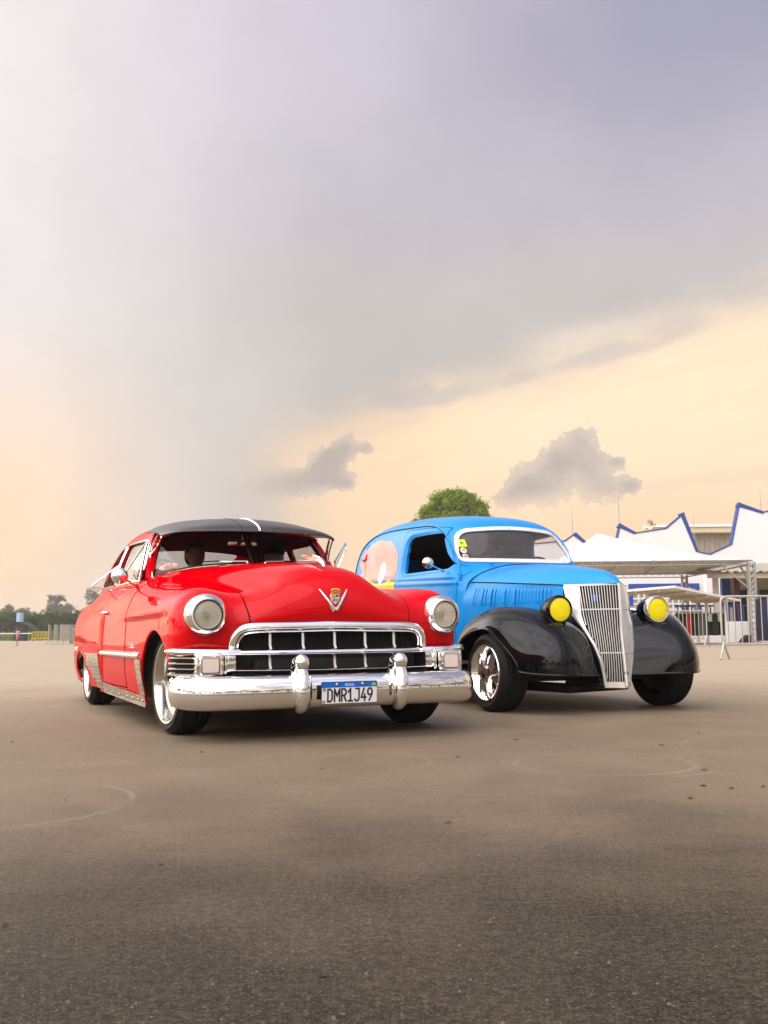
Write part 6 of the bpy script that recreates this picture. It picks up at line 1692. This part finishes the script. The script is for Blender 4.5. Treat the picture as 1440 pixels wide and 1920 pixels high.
grid_window(HA, 13.2, 15.9, 1.3, 3.55, 0, 7, 6)
# lower wing: veranda with a corrugated roof, posts, rails and cream wall
VE = empty('veranda', (0, 60, 0), 0, 'veranda with corrugated roof, round white posts and blue railings', 'building')
cx_ = np.linspace(17.6, 31, 150); rows = [[(x, y, 3.75 + .045 * math.sin(x * 2 * PI / .45) + .10 * (y + 4)) for x in cx_] for y in np.linspace(-4.0, 7.0, 6)]
V, Fc, _c = clip(np.array(rows)); W2, F2, N = shell(V, Fc, .02, (22, 0, 0)); mb = MB(); mb.v = [tuple(p) for p in W2]; mb.f = F2; mb.build('roof_sheet', M['corrug'], VE, fix=False)
for y in (-3.6, 0.5, 4.5): MB().box((24.2, y, 3.50 + .10 * (y + 4)), (13.2, .14, .24)).build('roof_beam', M['beige'], VE, smooth=False)
for x in (18.45, 20.45, 24.0, 27.5): MB().tube([(x, -2.2, 0), (x, -2.2, 3.6)], .17, 14).build('round_post', M['white_wall'], VE)
MB().box((20.0, -1.0, 1.9), (.34, .3, 3.8)).build('maroon_post', M['maroon'], VE, smooth=False)
MB().box((25.6, 4.6, 1.9), (9.0, .2, 3.8)).build('rear_wall', M['beige'], VE, smooth=False)
MB().box((21.2, 4.55, 1.9), (.5, .4, 3.8)).build('blue_pilaster', M['frame_blue'], VE, smooth=False)
for x0, x1 in ((21.6, 22.9), (23.3, 24.3), (25.2, 26.6)): 
    MB().box(((x0 + x1) / 2, 4.42, 2.35), (x1 - x0, .12, 1.4)).build('window', M['dark_glass'], VE, smooth=False)
MB().box((21.9, 4.38, 1.1), (1.5, .1, 2.0)).build('door', M['dark_glass'], VE, smooth=False)
for z in (1.95, 1.0): MB().tube([(16.2, -2.0, z), (22.0, -2.0, z)], .05, 6).build('rail', M['frame_blue'], VE)
ru = MB().tube([(0, 0, 1.0), (0, 0, 1.95)], .045, 6).mesh('baluster', M['frame_blue'])
for k in range(22):
    o = link('baluster', ru, VE); o.location = (16.35 + k * .26, -2.0, 0)
for k, x in enumerate((16.9, 17.5, 18.9, 19.4)): MB().box((x, -1.7, 1.45), (.34, .05, .85)).build('rail_panel', M['white_wall'], VE, smooth=False)
# low white wall in front
LW = tag(MB().prism(round_poly([(15.15, -.05), (23.5, -.05), (23.5, 1.02), (15.15, 1.02)], .02), 50.9, 51.2).build('low_wall', M['white_wall'], smooth=False), 'low white wall behind the crowd barriers', 'wall')
# lean-to canopy
LN = empty('lean_to', (0, 44, 0), 0, 'low grey lean-to canopy on posts beside the marquee', 'canopy')
MB().add([(8.6, -2, 2.18), (11.75, -2, 2.42), (15.4, 1.0, 1.92), (15.2, 5, 1.95), (11.75, 5, 2.5), (8.4, 5, 2.15)] + [(8.6, -2, 2.08), (11.75, -2, 2.32), (15.4, 1.0, 1.84), (15.2, 5, 1.85), (11.75, 5, 2.4), (8.4, 5, 2.05)],
         [(0, 1, 4, 5), (1, 2, 3, 4), (11, 10, 7, 6), (10, 9, 8, 7), (0, 6, 7, 1), (1, 7, 8, 2), (2, 8, 9, 3), (3, 9, 10, 4), (4, 10, 11, 5), (5, 11, 6, 0)]).build('canopy_sheet', M['white_wall'], LN, smooth=False)
for q in (.2, .5, .8):
    MB().tube([(11.75 - 3.1 * q, -1.9, 2.32 - .24 * q - .05), (11.75 - 3.2 * q, 4.9, 2.4 - .3 * q - .06)], .05, 6).build('canopy_batten', M['beige'], LN)
    MB().tube([(11.75 + 3.6 * q, -1.9 + 3 * q, 2.30 - .5 * q - .03), (11.75 + 3.4 * q, 4.9, 2.38 - .5 * q - .06)], .05, 6).build('canopy_batten', M['beige'], LN)
for x, y, z in ((9.0, -1.6, 2.1), (14.8, 1.2, 1.9), (9.0, 4.6, 2.1), (14.6, 4.6, 1.9)): MB().tube([(x, y, 0), (x, y, z)], .05, 8).build('canopy_post', M['white_wall'], LN)
# tall white pole in front of the windows
tag(MB().tube([(15.05, 48.6, 0), (15.05, 48.6, 3.2)], .085, 14).build('white_pole', M['white_wall']), 'slim white pole standing before the blue-framed window', 'pole')
# clothes rack
CRk = empty('clothes_rack', (12.7, 45.5, 0), R(4), 'rack of dark clothes with red and green pieces behind the barrier', 'clothes rack')
rk = MB(); rk.tube([(0, 0, 0), (0, 0, 1.35), (2.2, 0, 1.35), (2.2, 0, 0)], .025, 6); rk.build('rail', M['galv'], CRk)
M['cloth_red'] = material('red cloth', (0.45, 0.015, 0.02), 0.9); M['cloth_mint'] = material('mint cloth', (0.40, 0.62, 0.38), 0.9)
for k in range(11):
    mt = {2: 'cloth_red', 5: 'cloth_grey', 7: 'cloth_mint', 9: 'cloth_mint'}.get(k, 'cloth_black'); x = .12 + k * .195; ll = .35 if mt == 'cloth_mint' else .95
    MB().prism([(x - .10, 1.32), (x + .10, 1.32), (x + .13, 1.2), (x + .11, 1.32 - ll), (x - .12, 1.34 - ll), (x - .13, 1.2)], -.22 - .02 * (k % 3), .2).build('garment', M[mt], CRk)
# board, poster, bag
tag(MB().prism(round_poly([(16.95, .1), (17.75, .1), (17.70, 2.0), (17.00, 2.0)], .05), 47.5, 47.62).build('dark_board', M['cloth_navy'], smooth=False), 'tall dark board standing by the truss post', 'board')
PO = empty('poster_stand', (18.2, 48.5, 0), 0, 'blue and white poster on a stand at the right edge', 'poster')
MB().box((.35, 0, 1.65), (1.0, .04, 1.3)).build('poster_sheet', M['poster'], PO, smooth=False); 
for x in (-.1, .8): MB().tube([(x, .04, 0), (x, .04, 2.3)], .02, 6).build('stand_leg', M['galv'], PO)
bag = MB(); bag.prism([(16.95, 0), (17.4, 0), (17.4, .32), (17.28, .36), (17.1, .2)], 49.6, 50.1); tag(bag.build('dark_bag', M['cloth_navy']), 'dark bag slumped at the foot of the low wall', 'bag')
tp = MB(); tp.tube([tuple(p) for p in curve([(7.6, 23.0, .92), (8.2, 23.2, .86), (9.2, 23.4, .82), (10.2, 23.5, .84)], 14)], .012, 6); 
tp = MB(); tp.tube([(17.6, 49.9, 1.02), (19.0, 49.4, .86), (20.5, 49, .84)], .03, 6); tag(tp.build('barrier_tape', M['tape']), 'white tape tied from the truss post towards the right edge', 'tape')

# corrugated hall behind, masts, horn
CH = empty('corrugated_hall', (0, 100, 0), 0, 'beige corrugated hall seen through the notch of the parapet', 'building')
cx_ = np.linspace(26, 38, 120); V, Fc, _c = clip(np.array([[(x, .06 * math.sin(x * 2 * PI / .5), z) for x in cx_] for z in (0, 5, 9.9)])); W2, F2, N = shell(V, Fc, .05, (32, 5, 5)); mb = MB(); mb.v = [tuple(p) for p in W2]; mb.f = F2; mb.build('wall_sheet', M['corrug'], CH, fix=False)
MB().box((32, -.4, 10.15), (13, 1.6, .5)).build('eave_box', M['beige'], CH, smooth=False); MB().box((32, -.4, 10.55), (13.4, 2.0, .25)).build('roof_edge', M['white_wall'], CH, smooth=False)
for i, (x, y, z0, z1, lab) in enumerate(((17.0, 74.5, 0, 11.55, 'tallest thin mast above the zigzag hall'), (13.7, 75, 0, 9.6, 'thin mast at the left end of the zigzag hall roof'), (27.3, 74.5, 0, 10.9, 'short thin mast at the right edge above the zigzag hall'), (22.4, 74.5, 0, 8.9, 'faint thin rod beside the notch of the zigzag parapet'))):
    mb = MB(); mb.tube([(x, y, z0), (x, y, z1 * .72), (x, y, z1)], [.06, .05, .025] if i < 3 else .025, 6)
    for k in (.80, .88): mb.tube([(x, y, z1 * k - .05), (x, y, z1 * k + .05)], .07 if i < 3 else .03, 6)
    tag(mb.build('mast', M['galv']), lab, 'mast', 'masts over the hall roof')
HN = empty('loudspeaker_horn', (18.95, 72.6, 7.62), R(-50), 'beige loudspeaker horn on the zigzag parapet', 'loudspeaker')
MB().tube([(0, 0, -.3), (0, 0, .35)], .04, 6).build('bracket', M['galv'], HN); MB().lathe([(-.25, .09), (.0, .11), (.10, .14), (.25, .24), (.34, .36), (.34, .33), (.22, .20)], 20, Matrix.Translation((0, 0, .42))).build('horn', M['beige'], HN)
RV = empty('roof_vent', (15.6, 74, 6.6), 0, 'pale roof vent above the marquee', 'vent'); MB().prism([(-1.3, 0), (1.3, 0), (1.1, .35), (.5, .45), (0, .75), (-.5, .45), (-1.1, .35)], -.6, .6).build('vent_cap', M['beige'], RV); MB().box((0, 0, -.4), (1.6, .8, .9)).build('vent_base', M['white_wall'], RV, smooth=False)

# scraps of dry leaf and grit on the concrete
M['leaf_dry'] = material('dry leaf scrap', (0.030, 0.022, 0.015), 0.8)
rl = np.random.RandomState(21)
spots = [(-1.62, 4.42), (-.98, 5.6), (.36, 5.3), (.75, 6.1), (1.13, 3.95), (1.42, 4.72), (1.73, 4.30), (2.02, 5.35), (1.50, 4.22), (-1.45, 3.0), (-.62, 2.92), (-.83, 2.33), (-.12, 1.98), (-1.78, 4.05), (1.5, 5.75), (2.4, 4.9), (1.9, 6.4), (-.3, 4.9), (1.36, 4.18), (1.27, 4.25), (2.9, 6.9), (3.1, 6.2), (-2.2, 6.2), (.2, 3.5)]
for i, (x, y) in enumerate(spots):
    s = rl.uniform(.005, .0085) * (.5 + .28 * y); mb = MB(); n = 9; a0 = rl.uniform(0, PI)
    ring = [(s * (1.4 if k % 3 == 0 else 1) * math.cos(2 * PI * k / n), .6 * s * rl.uniform(.7, 1.2) * math.sin(2 * PI * k / n), .002 + rl.uniform(0, .35) * s) for k in range(n)]
    mb.add(ring + [(0, 0, s * .15)], [(k, (k + 1) % n, n) for k in range(n)])
    o = mb.build('dry_leaf', M['leaf_dry'], smooth=False); o.location = (x, y, 0.001); o.rotation_euler = (0, 0, a0)
    tag(o, 'dark scrap of dry leaf lying on the concrete in front of the cars', 'leaf', 'leaf scraps on the concrete')
rest = MB()
for k in range(700):
    y = 1.4 + 9 * rl.rand() ** 1.3; x = rl.uniform(-.45, .45) * y * 1.1; s = rl.uniform(.0015, .004)
    rest.add([(x - s, y - s, .0), (x + s, y - s, .0), (x + s, y + s, 0), (x - s, y + s, 0), (x, y, s * 1.2)], [(0, 1, 4), (1, 2, 4), (2, 3, 4), (3, 0, 4)])
tag(rest.build('grit', material('grit', (0.12, 0.10, 0.085), 0.9), smooth=False, fix=False), 'fine grit scattered over the concrete', 'grit', kind='stuff')

# tree line mirrored in paint; unseen ring widened and raised to block low light
rt = np.random.RandomState(77); tb = []
for k in range(53):
    a = R(-36 - k * 5.2 + rt.uniform(-1.5, 1.5)); d = rt.uniform(42, 52) if k > 4 else rt.uniform(62, 75); hh = rt.uniform(8.5, 14.5)
    x, y = d * math.sin(a), d * math.cos(a)
    for q in range(3): tb.append((x + rt.uniform(-2, 2), y + rt.uniform(-2, 2), hh * rt.uniform(.35, .7), rt.uniform(2.0, 3.2), rt.uniform(2.0, 3.2), hh * rt.uniform(.22, .34)))
V, Fc = crown(rt, tb, 24000, .42); mb = MB(); mb.v = V; mb.f = Fc
for (x, y, z, a, b, c) in tb[::3]: mb.tube([(x, y, -.1), (x + .2, y, z * .5), (x, y, z)], [.28, .22, .12], 6)
tag(mb.build('unseen_tree_line', M['leaf_mid'], smooth=False, fix=False), 'belt of unseen trees round the lot, raised to block low light', 'trees', kind='stuff')

# ------------------------------------------------------------------ thin evening haze
hz = MB(); hz.box((0, 0, 15.0), (1410, 1410, 32.0))
hm = bpy.data.materials.new('thin haze'); hm.use_nodes = True
t = NT(hm.node_tree); t.n.clear(); o_ = t.node('ShaderNodeOutputMaterial'); pv = t.node('ShaderNodeVolumePrincipled')
pv.inputs['Color'].default_value = (0.92, 0.88, 0.84, 1); pv.inputs['Density'].default_value = 0.0006; pv.inputs['Anisotropy'].default_value = 0.2
t.l.new(pv.outputs[0], o_.inputs['Volume'])
tag(hz.build('haze', hm, smooth=False), 'thin pale evening haze', 'haze', kind='stuff')
